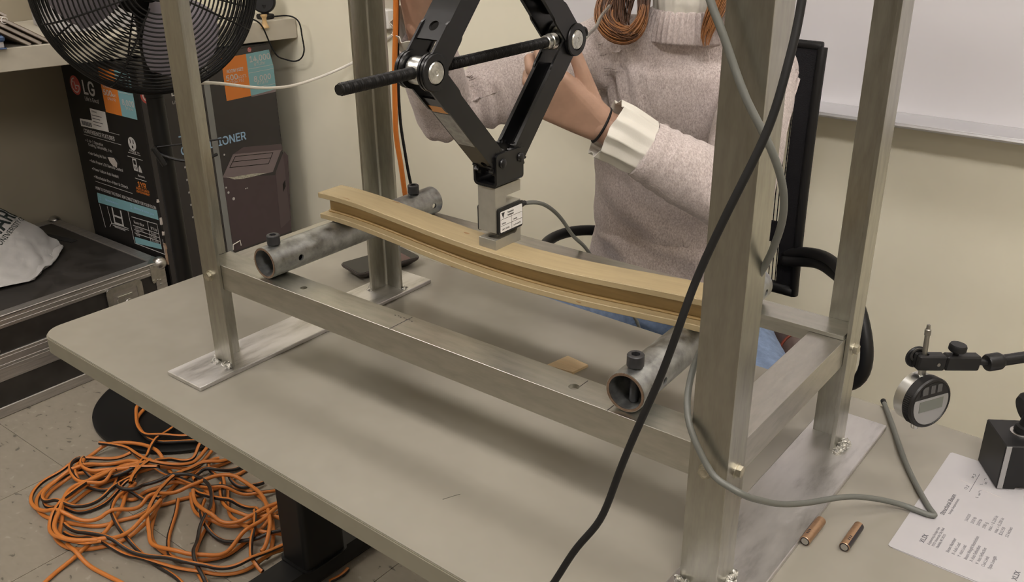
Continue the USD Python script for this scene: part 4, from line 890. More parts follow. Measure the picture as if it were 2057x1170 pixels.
Z_.append(ty('HOW TO CHOOSE THE RIGHT AIR CONDITIONER FOR YOUR ROOM', -1.762, .4455, .0100, .338))
Z_ += [ty('Plug in', -1.514, .6105, .006, .05), ty('Remote', -1.492, .537, .006, .035), ty('Room Size', -1.566, .372, .0085, .055), ty('BTUs', -1.473, .372, .0085, .032)]
ol = Point(-1.493, .6365).buffer(.0205, 16)
Z_.append(prism(ol.difference(unary_union([sbox(-1.503, .637, -1.4985, .650), sbox(-1.4875, .637, -1.483, .650), Point(-1.493, .627).buffer(.0045)])), .0003, RYm, (0, GY0 - .0008, 0)))
Z_.append(prism(unary_union([sbox(-1.508, .553, -1.487, .590).difference(sbox(-1.504, .572, -1.491, .586)).difference(Point(-1.4975, .562).buffer(.006).difference(sbox(-1.499, .55, -1.496, .575))), Polygon([(-1.483, .552), (-1.464, .552), (-1.468, .566), (-1.474, .574), (-1.480, .566)])]), .0003, RYm, (0, GY0 - .0008, 0)))
# window diagram and room-size table at the foot of the panel
fl_ = lambda *q: prism(LineString(q).buffer(.0011, cap_style=2), .0003, RYm, (0, GY0 - .0008, 0))
hf = unary_union([LineString([(-1.683, .399), (-1.683, .347), (-1.634, .347), (-1.634, .399)]).buffer(.0036, cap_style=2, join_style=2), LineString([(-1.683, .373), (-1.634, .373)]).buffer(.0030, cap_style=2)])
Z_.append(prism(hf, .0003, RYm, (0, GY0 - .0008, 0)))
Z_ += [fl_((-1.7587, .397), (-1.7493, .318)), fl_((-1.712, .397), (-1.705, .342), (-1.720, .326)), fl_((-1.705, .342), (-1.606, .345)), fl_((-1.700, .3365), (-1.606, .339)), fl_((-1.5895, .406), (-1.584, .301)), fl_((-1.5744, .391), (-1.4336, .397), (-1.4307, .317)), fl_((-1.4860, .393), (-1.4850, .318)), fl_((-1.574, .363), (-1.434, .366)), fl_((-1.584, .301), (-1.416, .302), (-1.416, .352)), fl_((-1.572, .350), (-1.435, .353)), fl_((-1.572, .338), (-1.435, .341))]
Z_ += [ty(a, x, zz, .006, wd) for a, x, zz, wd in (('150-250', -1.566, .3545, .045), ('5,000', -1.478, .3555, .028), ('300', -1.566, .3425, .02), ('8,000', -1.478, .344, .028), ('500', -1.566, .331, .02), ('14,000', -1.478, .332, .034), ('Window kit included', -1.690, .331, .062))]
obj('lettering', Z_, 'print_white', ct, smooth=False)
py([(-1.7605, .4335), (-1.4205, .4435), (-1.4205, .4130), (-1.7645, .3995)], 'print_teal', 'teal_panel'); py([(-1.5770, .3240), (-1.4305, .3320), (-1.4305, .3157), (-1.5776, .3020)], 'print_teal', 'teal_panel', .0010)
obj('lettering', [ty('1YR', -1.5035, .503, .0165, .044, True), ty('PARTS & LABOR', -1.5160, .4925, .0075, .070), ty('LIMITED WARRANTY', -1.5170, .4830, .0070, .072)], 'print_orange', ct, smooth=False)
obj('lettering', [ty('1', -1.750, .4120, .012, None), ty('2', -1.572, .4190, .014, None), ty('Measure window', -1.715, .4160, .0075, .075), ty('Measure room size', -1.548, .4225, .0075, .105)], 'print_blue', ct, smooth=False)
obj('lettering', [tx_('CONDITIONER', .866, .5912, .0250, .237, True), tx_('T', .8655, .6265, .0230, .022, True)], 'print_blue', ct, smooth=False)
obj('bullet_marks', [tx_('*', .868, .545 - .04 * k, .012, None, True) for k in range(5)], 'print_white', ct, smooth=False)
# the appliance pictured on the carton
pxp([(.9985, .489), (1.200, .448), (1.2480, .520), (1.2615, .500), (1.2405, .238), (1.0024, .2380)], 'print_plum', 'printed_picture', .0004)
pxp([(1.0484, .5541), (1.0909, .568), (1.2400, .5455), (1.2425, .5221), (1.2359, .5246)], 'print_mauve_dark', 'printed_picture', .0007)
pxp([(.9985, .4900), (1.0484, .5541), (1.2361, .5264), (1.1924, .461), (1.0712, .4684)], 'print_mauve', 'printed_picture', .0008)
pxp([(1.2035, .4583), (1.2418, .5129), (1.2415, .2789), (1.1965, .2600)], 'print_mauve_dark', 'printed_picture', .0009)
pxp([(1.2262, .4096), (1.2383, .4222), (1.2372, .3995), (1.2246, .3835)], 'carton_black', 'printed_picture', .0012)
gp_ = LineString([(1.0295, .5152), (1.0554, .5453), (1.2015, .5248), (1.1787, .4926), (1.0295, .5152)]).buffer(.0010); gp_ = unary_union([gp_, LineString([(1.0440, .5305), (1.1900, .5095)]).buffer(.0009)])
pxp(gp_, 'carton_black', 'printed_picture', .0012)
pxp([(1.0107, .489), (1.0400, .4735), (1.0712, .4675), (1.120, .4645), (1.1677, .4638), (1.1200, .4735), (1.0725, .4790), (1.035, .482)], 'pin_steel', 'printed_picture', .0012)
pxp(unary_union([Point(1.078, .4330).buffer(.0022), sbox(1.082, .4315, 1.087, .4345)]), 'print_white', 'logo_mark', .0012)
pxp(sbox(.9785, .004, .9995, GZ - .004), 'tape_clear', 'packing_tape', .0011)
obj('handle_staple', tube([(GX1 + .001, 1.000, .245), (GX1 + .002, 1.002, .262), (GX1 + .002, 1.030, .268), (GX1 + .001, 1.032, .250)], .0018, 6), 'cable_white', ct)
# torn spots on the panel and the scuffed corner
py(Polygon([(-1.655, .574), (-1.640, .583), (-1.610, .580), (-1.588, .570), (-1.583, .558), (-1.600, .548), (-1.630, .552), (-1.650, .562)]), 'hole_dark', 'torn_patch', .0010)
py(Polygon([(-1.648, .570), (-1.612, .574), (-1.598, .560), (-1.604, .545), (-1.625, .546), (-1.640, .556)]), 'page_edge', 'torn_paper', .0014)
r2 = np.random.default_rng(5)
for k, (zz, sz) in enumerate(((.470, .010), (.40, .022), (.365, .012), (.32, .020), (.27, .060))):
    m = cbox((GX1 - .0035 - .004 * (k > 2), GY0 - .0010, zz), (GX1 + .0012, GY0 + .004, zz + sz), .0006); v, f = arr(m); v = v + r2.normal(0, .0009, v.shape)
    obj('torn_edge', (v, f), 'carton_brown' if k > 2 else 'page_edge', ct, smooth=False)
for yy, zz, s_ in ((1.016, .560, .003), (1.006, .455, .003), (1.012, .437, .004), (1.028, .412, .005)):
    pxp(Point(yy, zz).buffer(s_, 3), 'print_white', 'scuff', .0014)

# ------------------------------------------------------------------ flight case
CX0, CX1, CY0, CY1, CZ = -2.055, -1.41, -.385, .752, .288
fc = thing('flight_case', 'black flight case with aluminium edges standing on the floor at left', 'case', (-1.73, 0, 0))
obj('case_body', box((CX0 + .004, CY0 + .004, .002), (CX1 - .004, CY1 - .004, CZ - .003)), 'case_panel', fc, smooth=False)
for (za, zb) in ((.0, .030), (.252, CZ)):
    obj('edge_extrusion', cbox((CX1 - .008, CY0, za), (CX1, CY1, zb), .002), 'case_alu', fc)
    obj('edge_extrusion', cbox((CX0, CY1 - .008, za), (CX1, CY1, zb), .002), 'case_alu', fc)
obj('lid_joint', cbox((CX1 - .007, CY0, .145), (CX1 + .002, CY1, .182), .0015), 'case_alu', fc); obj('lid_joint', cbox((CX1 - .007, CY0, .104), (CX1 + .001, CY1, .1435), .0015), 'case_alu', fc)
obj('lid_groove', [tube([(CX1 + .0016, CY0, zz), (CX1 + .0016, CY1, zz)], .0013, 6) for zz in (.152, .172)] + [tube([(CX1 - .0002, CY0, zz), (CX1 - .0002, CY1, zz)], .0013, 6) for zz in (.112, .132, .262, .275)], 'case_alu', fc)
for a, b in (((CX1 - .034, CY0, CZ - .005), (CX1, CY1, CZ + .0008)), ((CX0, CY1 - .034, CZ - .005), (CX1, CY1, CZ + .0008)), ((CX0, CY0, CZ - .005), (CX0 + .034, CY1, CZ + .0008)), ((CX1 - .004, CY1 - .036, 0), (CX1 + .0008, CY1, CZ))):
    obj('edge_extrusion', cbox(a, b, .0015), 'case_alu', fc)
for y in (CY1 - .010, CY0 + .010):
    for x in (CX1 - .010, CX0 + .010):
        obj('ball_corner', ellipsoid((x, y, CZ - .008), (.021, .021, .021), n=3), 'case_steel', fc)
obj('corner_plate', [prism(Polygon([(CY1 - .050, CZ - .052), (CY1 - .046, CZ - .060), (CY1 - .040, CZ - .060), (CY1 - .034, CZ - .052), (CY1 - .026, CZ - .062), (CY1 - .018, CZ - .062), (CY1 - .004, CZ - .034), (CY1 - .004, CZ - .005), (CY1 - .050, CZ - .005)]), .0022, RXp, (CX1 + .0006, 0, 0)), prism(Polygon([(CX1 - .055, CY1 - .003), (CX1 - .003, CY1 - .003), (CX1 - .003, CY1 - .055), (CX1 - .030, CY1 - .030)]), .002, None, (0, 0, CZ + .0006))], 'case_steel', fc)
def rivet(y, z, rr=.004): obj('rivet', lathe([(rr, 0), (rr * .8, .0016), (0, .0022)], (CX1 + .002, y, z), (1, 0, 0), 14), 'case_steel', fc)
for y, z in ((CY1 - .022, .232), (CY1 - .022, .218), (CY1 - .045, .2365), (CY1 - .030, .2345), (.20, .128), (.215, .117)): rivet(y, z)
def latch(yc, zc, wd=.115, hg=.095):
    out = sbox(yc - wd / 2, zc - hg / 2, yc + wd / 2, zc + hg / 2).buffer(-.016).buffer(.016, 6); inn_ = sbox(yc - wd / 2 + .018, zc - hg / 2 + .018, yc + wd / 2 - .018, zc + hg / 2 - .016).buffer(-.006).buffer(.006, 5)
    obj('latch_plate', prism(out.difference(inn_), .0028, RXp, (CX1 + .0022, 0, 0)), 'case_steel', fc, smooth=20)
    obj('latch_dish', prism(inn_.buffer(.001), .0012, RXp, (CX1 + .0010, 0, 0)), 'case_alu', fc)
    obj('latch_handle', [cbox((CX1 + .003, yc - .026, zc + .006), (CX1 + .0075, yc + .022, zc + .016), .001), cbox((CX1 + .003, yc - .028, zc - .018), (CX1 + .006, yc - .004, zc + .006), .001), cyl((CX1 + .002, yc + .006, zc - .012), (CX1 + .009, yc + .006, zc - .012), .012, 20, .002)], 'case_steel', fc)
    for k in range(8):
        a = (k + .5) * math.pi / 4; rivet(yc + (wd / 2 - .009) * max(-1, min(1, 1.25 * math.cos(a))), zc + (hg / 2 - .009) * max(-1, min(1, 1.25 * math.sin(a))), .0035)
latch(.610, .212)
obj('hasp_plate', cbox((CX1 + .001, .13, .19), (CX1 + .0045, .235, .245), .001), 'case_alu', fc)
obj('handle_slot', xf(box((-.07, -.012, 0), (.07, .012, .0015)), rotz(12), (-1.86, .66, CZ - .0025)), 'hole_dark', fc, smooth=False)

# white printed bag on the case
bg = thing('plastic_bag', 'crumpled white plastic bag with green lettering lying on the flight case', 'bag', (-1.75, .35, CZ))
pts = [(-1.78, .63, .312), (-1.88, .50, .446), (-1.60, .36, .295), (-1.565, .43, .2905), (-1.63, .52, .2905), (-1.745, .625, .2905), (-1.60, .20, .2905), (-1.66, .05, .2905), (-1.70, .05, .40), (-1.90, .20, .47), (-1.98, .45, .42), (-1.98, .60, .2905), (-2.00, .10, .2905), (-1.85, .00, .43), (-1.592, .30, .315), (-1.66, .25, .385), (-1.60, .44, .300), (-1.80, .62, .325)]
v, f = arr(hull(pts).refine_to_length(.012))
bn = unit((.5724, .3402, .7461))
tv = trimesh.Trimesh(v, f, process=True); trimesh.smoothing.filter_taubin(tv, lamb=.5, nu=.52, iterations=4); v = A(tv.vertices); f = A(tv.faces); nr = A(tv.vertex_normals)
fold = np.abs(meshkit.fbm(v * A((9, 7, 14)), 3, 4) - .5) * 2
dist_text = np.clip(norm((v - A((-1.80, .50, .40))) * A((1, 1, 1)), axis=1) / .12, .25, 1)
v = v - nr * (.014 * (1 - fold) ** 2 * dist_text)[:, None]
v[:, 2] = np.maximum(v[:, 2], CZ + .0020)
obj('film', (v, f), 'bag_white', bg, smooth=40)
tb_ = trimesh.Trimesh(v, f, process=False)
def on_bag(m, lift=.0012):
    mv, mf = arr(m)
    from scipy.spatial import cKDTree
    S_, fi = trimesh.sample.sample_surface(tb_, 60000, seed=3); kd = cKDTree(S_ - np.outer(S_ @ bn, bn)); nf = tb_.face_normals[fi]
    h = S_ @ bn; pr = mv - np.outer(mv @ bn, bn); out = mv.copy()
    dd_, ii = kd.query(pr, k=12)
    hh = np.where(nf[ii] @ bn > .2, h[ii], -9).max(1); hh = np.where(hh < -8, np.median(hh[hh > -8]), hh)
    return pr + np.outer(hh + lift, bn), mf
td = unit(A((-1.8627, .5567, .4069)) - A((-1.7744, .4519, .3869))); td = unit(td - bn * (td @ bn)); tu = np.cross(bn, td)
RTB = basis(td, tu, bn)
def btxt(s, o, h, wd=None, bold=False):
    m = trimesh.Trimesh(*arr(text(s, h, RTB, o, bold, .0004, wd)), process=False)
    m = m.subdivide_to_size(.006) if len(m.faces) < 4000 else m
    return on_bag(m)
t0 = A((-1.7744, .4519, .3869))
obj('lettering', btxt('CHARL', t0 - td * .115 - tu * .004, .050, .262, True), 'bag_ink', bg, smooth=False)
obj('lettering', btxt('UNIVERSITY GO', t0 - td * .055 - tu * .026, .0145, .190), 'bag_ink', bg, smooth=False)
gm = trimesh.Trimesh(*arr(xf(box((-.16, .068, 0), (.028, .105, .0004)), RTB, t0)), process=False).subdivide_to_size(.01)
obj('green_band', on_bag(gm, .0008), 'bag_green', bg, smooth=False)

# ------------------------------------------------------------------ pedestal fan
FP = A((-1.058, .603, 0)); FN = unit((.945, -.327, -.015)); FCn = A((-.955, .570, 1.137)); 
fn_ = thing('pedestal_fan', 'black wire-cage pedestal fan standing on a round base left of the table', 'fan', tuple(FP))
obj('base', lathe([(0, 0), (.268, 0), (.274, .003), (.274, .010), (.262, .0145), (.10, .0150), (.085, .020), (.045, .028), (.040, .05), (0, .05)], FP + A((-.006, -.022, 0)), (0, 0, 1), 72), 'fan_black', fn_)
obj('pole', lathe([(0, .02), (.0215, .02), (.0215, .86), (.024, .862), (.024, .90), (.016, .905), (.016, 1.10), (0, 1.10)], FP, (0, 0, 1), 32), 'fan_black', fn_)
obj('pole_collar', lathe([(.0216, 0), (.034, .003), (.034, .05), (.0216, .055)], FP + (0, 0, .03), (0, 0, 1), 32), 'fan_black', fn_)
obj('cord_clip', [tube([FP + A((.0, -.023, .735)), FP + A((.03, -.045, .74))], .006, 10), tube([FP + A((.03, -.045, .745)), FP + A((.045, -.030, .70))], .007, 10), tube([FP + A((.012, -.024, .74)), FP + A((.10, .12, .745))], .0022, 6), tube(spline([FP + A((.012, -.024, .725)), FP + A((.06, .03, .70)), FP + A((.08, .10, .705))], 12), .004, 6)], 'fan_black', fn_, kind='stuff')
RFn = frame(FN); RF = basis(*RFn); fl2 = lambda m: xf(m, RF, FCn)
obj('motor', fl2(lathe([(0, -.19), (.05, -.185), (.075, -.15), (.078, -.07), (.06, -.05), (0, -.05)], n=40)), 'fan_black', fn_)
obj('yoke', tube([FP + A((0, 0, 1.08)), FCn - FN * .12 + A((0, 0, -.05))], .018, 12), 'fan_black', fn_)
obj('hub', fl2(lathe([(0, -.05), (.038, -.05), (.042, -.01), (.034, .022), (0, .028)], n=32)), 'fan_black', fn_)
RA, HA = .246, .092
def prof_(s): # superellipse from centre (s=0) to rim (s=1)
    t_ = s * math.pi / 2; return RA * math.sin(t_) ** .80, HA * math.cos(t_) ** .72
for sgn, nm in ((1, 'front_ring'), (-1, 'rear_ring')):
    ss = np.linspace(.10, .985, 25)
    arc = A([prof_(s) for s in np.linspace(.06, 1, 400)]); L = np.r_[0, np.cumsum(norm(np.diff(arc, axis=0), axis=1))]
    for l in np.linspace(.02, L[-1] * .985, 24):
        rr_, hh = np.interp(l, L, arc[:, 0]), np.interp(l, L, arc[:, 1]) * sgn * (1.0 if sgn > 0 else .95)
        a = np.linspace(0, 2 * math.pi, 72, endpoint=False)
        obj(nm, fl2(tube(np.c_[rr_ * np.cos(a), rr_ * np.sin(a), np.full(72, hh)], .0020, 5, closed=True)), 'fan_black', fn_, smooth=True)
    for k in range(8):
        a = k * math.pi / 4 + .28 + (.2 if sgn < 0 else 0)
        P = [(rr_ * math.cos(a), rr_ * math.sin(a), hh * sgn) for rr_, hh in arc[10::26]]
        obj('spoke', fl2(tube(P, .0022, 6)), 'fan_black', fn_)
    obj('badge', fl2(lathe([(0, HA * sgn - .003), (.030, HA * sgn - .003), (.030, HA * sgn + .003), (0, HA * sgn + .005)], n=32)), 'fan_black', fn_)
a = np.linspace(0, 2 * math.pi, 90, endpoint=False)
obj('rim_ring', fl2(tube(np.c_[.2475 * np.cos(a), .2475 * np.sin(a), np.zeros(90)], .0046, 8, closed=True)), 'fan_black', fn_, smooth=True)
# image-right / image-up in the fan's own plane, to set the blades
ir = A((.78684, .61708, -.00968)); iu = A((-.24517, .32693, .91269)); 
bx, by = unit(A((ir @ RFn[0], ir @ RFn[1]))), None
ang0 = math.atan2(bx[1], bx[0])
handed = 1 if (iu @ RFn[0]) * -math.sin(ang0) + (iu @ RFn[1]) * math.cos(ang0) > 0 else -1
for k in range(3):
    a1 = math.radians(216 + 120 * k); a0 = a1 - math.radians(82); V, F = [], []
    nr_, na = 10, 14
    for side in (0, 1):
        for i in range(nr_):
            rr_ = .040 + (.218 - .040) * i / (nr_ - 1)
            for j in range(na):
                u = j / (na - 1); wdt = .55 + .45 * math.sin(math.pi * min(1, .25 + .75 * i / (nr_ - 1)) * .9)
                th = (a0 + a1) / 2 + (u - .5) * (a1 - a0) * wdt; th = ang0 + handed * th
                edge = .218 - .03 * (2 * abs(u - .45)) ** 3
                r_ = min(rr_, edge); h_ = (.030 * (u - .5) * -1.5) * (1 - .3 * i / nr_) + .006 * math.sin(3 * u) - .002 * side
                V.append((r_ * math.cos(th), r_ * math.sin(th), h_))
    for side in (0, 1):
        o = side * nr_ * na
        for i in range(nr_ - 1):
            for j in range(na - 1):
                q = o + i * na + j; F += [(q, q + 1, q + na + 1), (q, q + na + 1, q + na)] if side == 0 else [(q, q + na + 1, q + 1), (q, q + na, q + na + 1)]
    obj('blade', fl2((A(V), A(F))), 'fan_blade', fn_, smooth=True)
# ------------------------------------------------------------------ office chair behind the table
oc_ = thing('office_chair', 'black mesh-back office chair with loop armrests behind the seated person', 'chair', (.24, .93, 0))
RH = rotz(11.0); H0 = A((.236, .965, 0))
hl = lambda m: xf(m, RH, H0)
def back_pt(u, z):   # u across (-1..1), z height -> local point on the curved back
    return A((u * .208, .085 + .018 * (1 - u * u) * 1.4 + .02 * ((z - .85) / .25) ** 2 - .012, z))
BZ0, BZ1 = .56, 1.066
def band(u0, u1, za, zb, name, mt='mesh_black', th=.007, nu=6, nz=16, par=oc_, kind=None):
    V, F = [], []
    for s_ in (0, 1):
        for i in range(nz):
            for j in range(nu):
                p = back_pt(u0 + (u1 - u0) * j / (nu - 1), za + (zb - za) * i / (nz - 1)); V.append(p + A((0, th * s_, 0)))
    n_ = nu * nz
    for s_ in (0, 1):
        for i in range(nz - 1):
            for j in range(nu - 1):
                q = s_ * n_ + i * nu + j; F += [(q, q + 1, q + nu + 1), (q, q + nu + 1, q + nu)] if s_ == 0 else [(q, q + nu + 1, q + 1), (q, q + nu, q + nu + 1)]
    def edge(a, b): F.extend([(a, a + n_, b + n_), (a, b + n_, b)])
    for i in range(nz - 1): edge(i * nu, (i + 1) * nu); edge((i + 1) * nu + nu - 1, i * nu + nu - 1)
    for j in range(nu - 1): edge(j + 1, j); edge((nz - 1) * nu + j, (nz - 1) * nu + j + 1)
    return (A(V), A(F))
for sx in (-1, 1):
    obj('side_band', hl(band(*((.80, .985) if sx > 0 else (-.985, -.80)), BZ0, BZ1 - .004, '')), 'mesh_black', oc_)
    P = [back_pt(sx * .99, z) + A((0, .004, 0)) for z in np.linspace(BZ0 - .02, BZ1 - .012, 14)]
    obj('back_frame', hl(tube(P, .0095, 12)), 'chair_plastic', oc_, smooth=True)
for za, zb in ((.990, BZ1 - .002), (.655, .700)):
    obj('cross_band', hl(band(-.84, .84, za, zb, '', nz=6, nu=22)), 'mesh_black', oc_)
obj('top_rail', hl(tube([back_pt(u, BZ1 - .010) + A((0, .004, 0)) for u in np.linspace(-.985, .985, 20)], .0085, 12)), 'chair_plastic', oc_, smooth=True)
obj('bottom_rail', hl(tube([back_pt(u, BZ0 - .012) + A((0, .004, 0)) for u in np.linspace(-.985, .985, 20)], .013, 12)), 'chair_plastic', oc_, smooth=True)
obj('mesh_strip', [hl(band(u - .0042, u + .0042, BZ0, .995, '', th=.0022, nu=2, nz=12)) for u in np.linspace(-.79, .79, 46)], 'mesh_black', oc_, kind='stuff')
st_ = [sphere_hull([((-.20, -.26, .445), (.05, .05, .028)), ((.20, -.26, .445), (.05, .05, .028)), ((-.21, .08, .445), (.05, .05, .028)), ((.21, .08, .445), (.05, .05, .028))], 2)]
obj('seat', hl(st_[0]), 'mesh_black', oc_, smooth=40)
obj('seat_pan', hl(cbox((-.19, -.24, .400), (.19, .10, .425), .008)), 'chair_plastic', oc_)
obj('back_spine', hl(tube([(0, .02, .405), (0, .10, .41), (0, .135, .47), (0, .128, .56)], .024, 12)), 'chair_plastic', oc_, smooth=True)
obj('gas_lift', hl([cyl((0, -.08, .10), (0, -.08, .26), .027, 24), cyl((0, -.08, .25), (0, -.08, .405), .016, 20)]), 'chair_plastic', oc_)
for k in range(5):
    a = 2 * math.pi * k / 5 + .3; e = A((.29 * math.cos(a), -.08 + .29 * math.sin(a), .075))
    obj('base_leg', hl(tube([(0, -.08, .115), (.15 * math.cos(a), -.08 + .15 * math.sin(a), .10), e], [.026, .021, .017], 10)), 'chair_plastic', oc_, smooth=True)
    obj('caster', hl(cyl(e + A((-.012 * math.sin(a), .012 * math.cos(a), -.048)), e + A((.012 * math.sin(a), -.012 * math.cos(a), -.048)), .027, 20, .003)), 'chair_plastic', oc_)
def arm_(P, name='armrest'):
    S = spline(P, 46); T = np.gradient(S, axis=0)
    obj(name, tube(S, .0115, 12), 'chair_plastic', oc_, smooth=True)
arm_([(.395, 1.10, .628), (.440, 1.075, .652), (.492, 1.03, .672), (.540, .97, .686), (.580, .925, .680), (.622, .890, .640), (.652, .862, .575), (.642, .865, .520), (.570, .905, .470), (.46, .95, .432)])
arm_([(.395, 1.09, .618), (.46, 1.06, .642), (.50, 1.02, .658), (.545, .97, .666), (.583, .935, .665), (.600, .915, .660)])
arm_([(.06, 1.03, .610), (-.005, .985, .628), (-.030, .90, .640), (-.022, .83, .643), (.000, .785, .640), (.018, .755, .618), (.022, .745, .56), (.03, .78, .48), (.09, .86, .425)])
hb = thing('leather_pouch', 'small brown leather pouch with a reddish edge on the chair seat beside the jeans', 'pouch', (.50, .95, .47))
obj('pouch_body', sphere_hull([((.455, .985, .512), (.040, .03, .040)), ((.505, .93, .515), (.040, .04, .040))], 3), 'bag_leather', hb, smooth=True)
a = np.linspace(0, 2 * math.pi, 40, endpoint=False); pd = unit((.05, -.055, .003)); px_, py_, _ = frame(pd)
obj('piping', tube([A((.512, .922, .515)) + .0405 * (math.cos(t_) * px_ + math.sin(t_) * py_) for t_ in a], .0028, 6, closed=True), 'leather_edge', hb, smooth=True)

# ------------------------------------------------------------------ the seated person
per = thing('person', 'seated person in a heather pink knitted sweater and blue jeans reaching to the jack', 'person', (.24, .88, 0))
P_ = dict(pel=(.235, .905, .565), wai=(.232, .885, .70), che=(.255, .862, .90), uch=(.276, .842, 1.035), nk=(.288, .822, 1.115), nk2=(.290, .805, 1.185), hd=(.288, .785, 1.295),
          sR=(.135, .785, 1.068), eR=(-.055, .560, .978), wR=(.030, .425, 1.140), sL=(.405, .865, 1.050), eL=(.482, .630, .896), wL=(.318, .503, 1.010),
          hR=(.150, .885, .545), kR=(.105, .445, .565), aR=(.125, .50, .095), hL=(.345, .905, .545), kL=(.600, .580, .560), aL=(.60, .66, .095))
P_ = {k: A(v) for k, v in P_.items()}
RTs = rotz(11.5)
def ell(c, r): return A(c), A(r)
ICO = A(trimesh.creation.icosphere(3).vertices)
def blob(*items):
    pts = []
    for c, r in items:
        r = A(r, float) * np.ones(3); pts.append(A(c) + (ICO * r) @ RTs.T)
    return hull(np.vstack(pts))
def limb(a, b, ra, rb): return blob((a, ra), (b, rb))
def build(body_pad, legs=True, hands=True):
    k = body_pad
    parts = [blob((P_['pel'], (.155 + k, .105 + k, .085 + k)), (P_['wai'], (.136 + k, .092 + k, .08))), blob((P_['wai'], (.136 + k, .092 + k, .06)), (P_['che'], (.150 + k, .100 + k, .08))),
             blob((P_['che'], (.150 + k, .100 + k, .07)), (P_['uch'], (.145 + k, .085 + k, .055))), blob((P_['uch'] + (0, .01, .01), (.120 + k, .07 + k, .05)), (P_['sR'], .047 + k), (P_['sL'], .047 + k), (P_['nk'], (.058 + k * .5, .055 + k * .5, .02)))]
    for s_ in 'RL':
        parts += [limb(P_['s' + s_], P_['e' + s_], .046 + k, .037 + k), limb(P_['e' + s_], P_['w' + s_], .036 + k, .0245 + k * .9)]
    return parts
# hands: palm, four bent fingers and a thumb, built in a hand frame and joined to the wrist
def hand(wr, fwd, side, palm, curls, thumb, mir=1):
    fwd = unit(fwd); side = unit(side - fwd * (side @ fwd)); palm = unit(np.cross(fwd, side)) * (1 if np.dot(np.cross(fwd, side), palm) > 0 else -1)
    q = lambda f, s_, p: wr + fwd * f + side * s_ + palm * p
    sp = lambda c, r: (c, (r, r, r))
    ps = [sphere_hull([sp(q(-.012, .006, 0), .022), sp(q(-.012, -.006, 0), .022), sp(q(.02, .016, 0), .019), sp(q(.02, -.016, 0), .018), sp(q(.072, .030, -.002), .0125), sp(q(.068, -.030, 0), .0115)], 2),
          sphere_hull([sp(q(.018, .020, .006), .017), sp(q(.045, .026, .010), .015)], 2)]
    tips = []
    for i, (ln_, r_) in enumerate(((.041, .0092), (.045, .0094), (.042, .0090), (.033, .0080))):
        s0 = .028 - .0186 * i; b = q(.074 - .003 * abs(i - 1), s0, -.001); c1, c2, c3 = curls[i]
        def dr(ang): return fwd * math.cos(ang) + palm * math.sin(ang) + side * (.04 * (1.5 - i))
        j1 = b + dr(c1) * ln_; j2 = j1 + dr(c1 + c2) * ln_ * .62; j3 = j2 + dr(c1 + c2 + c3) * ln_ * .46
        ps += [sphere_hull([sp(b - fwd * .012, r_ * 1.1), sp(b, r_ * 1.08), sp(j1, r_ * .98)], 2), sphere_hull([sp(j1, r_), sp(j2, r_ * .9)], 2), sphere_hull([sp(j2, r_ * .9), sp(j3, r_ * .72)], 2)]
        tips.append((j2, j3, r_ * .72, -palm * math.cos(c1 + c2 + c3) + fwd * math.sin(c1 + c2 + c3)))
    t0_ = q(.022, .026, .008); t1 = t0_ + unit(fwd * thumb[0] + side * thumb[1] + palm * thumb[2]) * .043; t2 = t1 + unit(fwd * thumb[3] + side * thumb[4] + palm * thumb[5]) * .030
    t3 = t2 + unit(fwd * thumb[3] + side * thumb[4] * .8 + palm * thumb[5] * 1.3) * .020
    ps += [sphere_hull([sp(q(.012, .014, .004), .016), sp(t0_, .0135), sp(t1, .0108)], 2), sphere_hull([sp(t1, .0108), sp(t2, .0098)], 2), sphere_hull([sp(t2, .0098), sp(t3, .0078)], 2)]
    tips.append((t2, t3, .0080, -unit(np.cross(t3 - t2, side)) if False else unit(side * .6 - palm * .8)))
    return organic(ps, .0045, 8), tips
camv = unit(A((1.06, -.66, 1.355)) - P_['wL'])
fL = unit(A((.2580, .452, 1.0600)) - P_['wL']); sdL = A((0, 0, 1.0)) + .25 * camv
# the fist is closed round the end of the crank; curl towards the viewer's left and down
hLm, tipsL = hand(P_['wL'] + fL * .018, fL, sdL, np.cross(fL, sdL), [(.30, .95, .6), (.35, 1.0, .6), (.42, 1.05, .6), (.5, 1.1, .65)], (.85, .62, .15, .80, .50, .35))
fR = unit(A((.060, .385, 1.235)) - P_['wR']); sdR = A((1.0, -.2, 0))
hRm, tipsR = hand(P_['wR'] + fR * .006, fR, sdR, A((.3, .9, 0)), [(.45, .6, .4), (.5, .65, .4), (.55, .7, .4), (.6, .7, .45)], (.6, .8, .3, .9, .3, .3))
body_parts = build(0.0)
for s_ in 'RL':
    body_parts += [limb(P_['h' + s_], P_['k' + s_], .074, .052), limb(P_['k' + s_], P_['a' + s_], .050, .034)]
    ft = P_['a' + s_]; body_parts += [sphere_hull([(ft + (0, .02, -.055), (.03, .03, .028)), (ft + (0, -.13, -.068), (.036, .04, .018)), (ft, (.036, .036, .036))], 2)]
body_parts += [limb(P_['nk'], P_['nk2'], .053, .050), blob((P_['hd'] + (0, .012, .03), (.072, .088, .085)), (P_['hd'] + (.0, -.015, -.03), (.060, .068, .06))), blob((P_['hd'] + (.004, -.045, -.085), (.030, .026, .02)), (P_['hd'] + (0, -.01, -.03), (.058, .06, .05))),
               blob((P_['hd'] + (.006, -.082, -.022), (.010, .010, .008)), (P_['hd'] + (.004, -.070, .022), (.008, .010, .01))), blob((P_['nk2'], .05), (P_['hd'] + (0, .01, -.02), .055))]
for sx in (-1, 1): body_parts.append(blob((P_['hd'] + (sx * .072, .012, -.005), (.008, .016, .026))))
bt = organic(body_parts, .013, 10)
Mb = Manifold.batch_boolean([to_man(bt), to_man(hLm), to_man(hRm)], m3.OpType.Add)
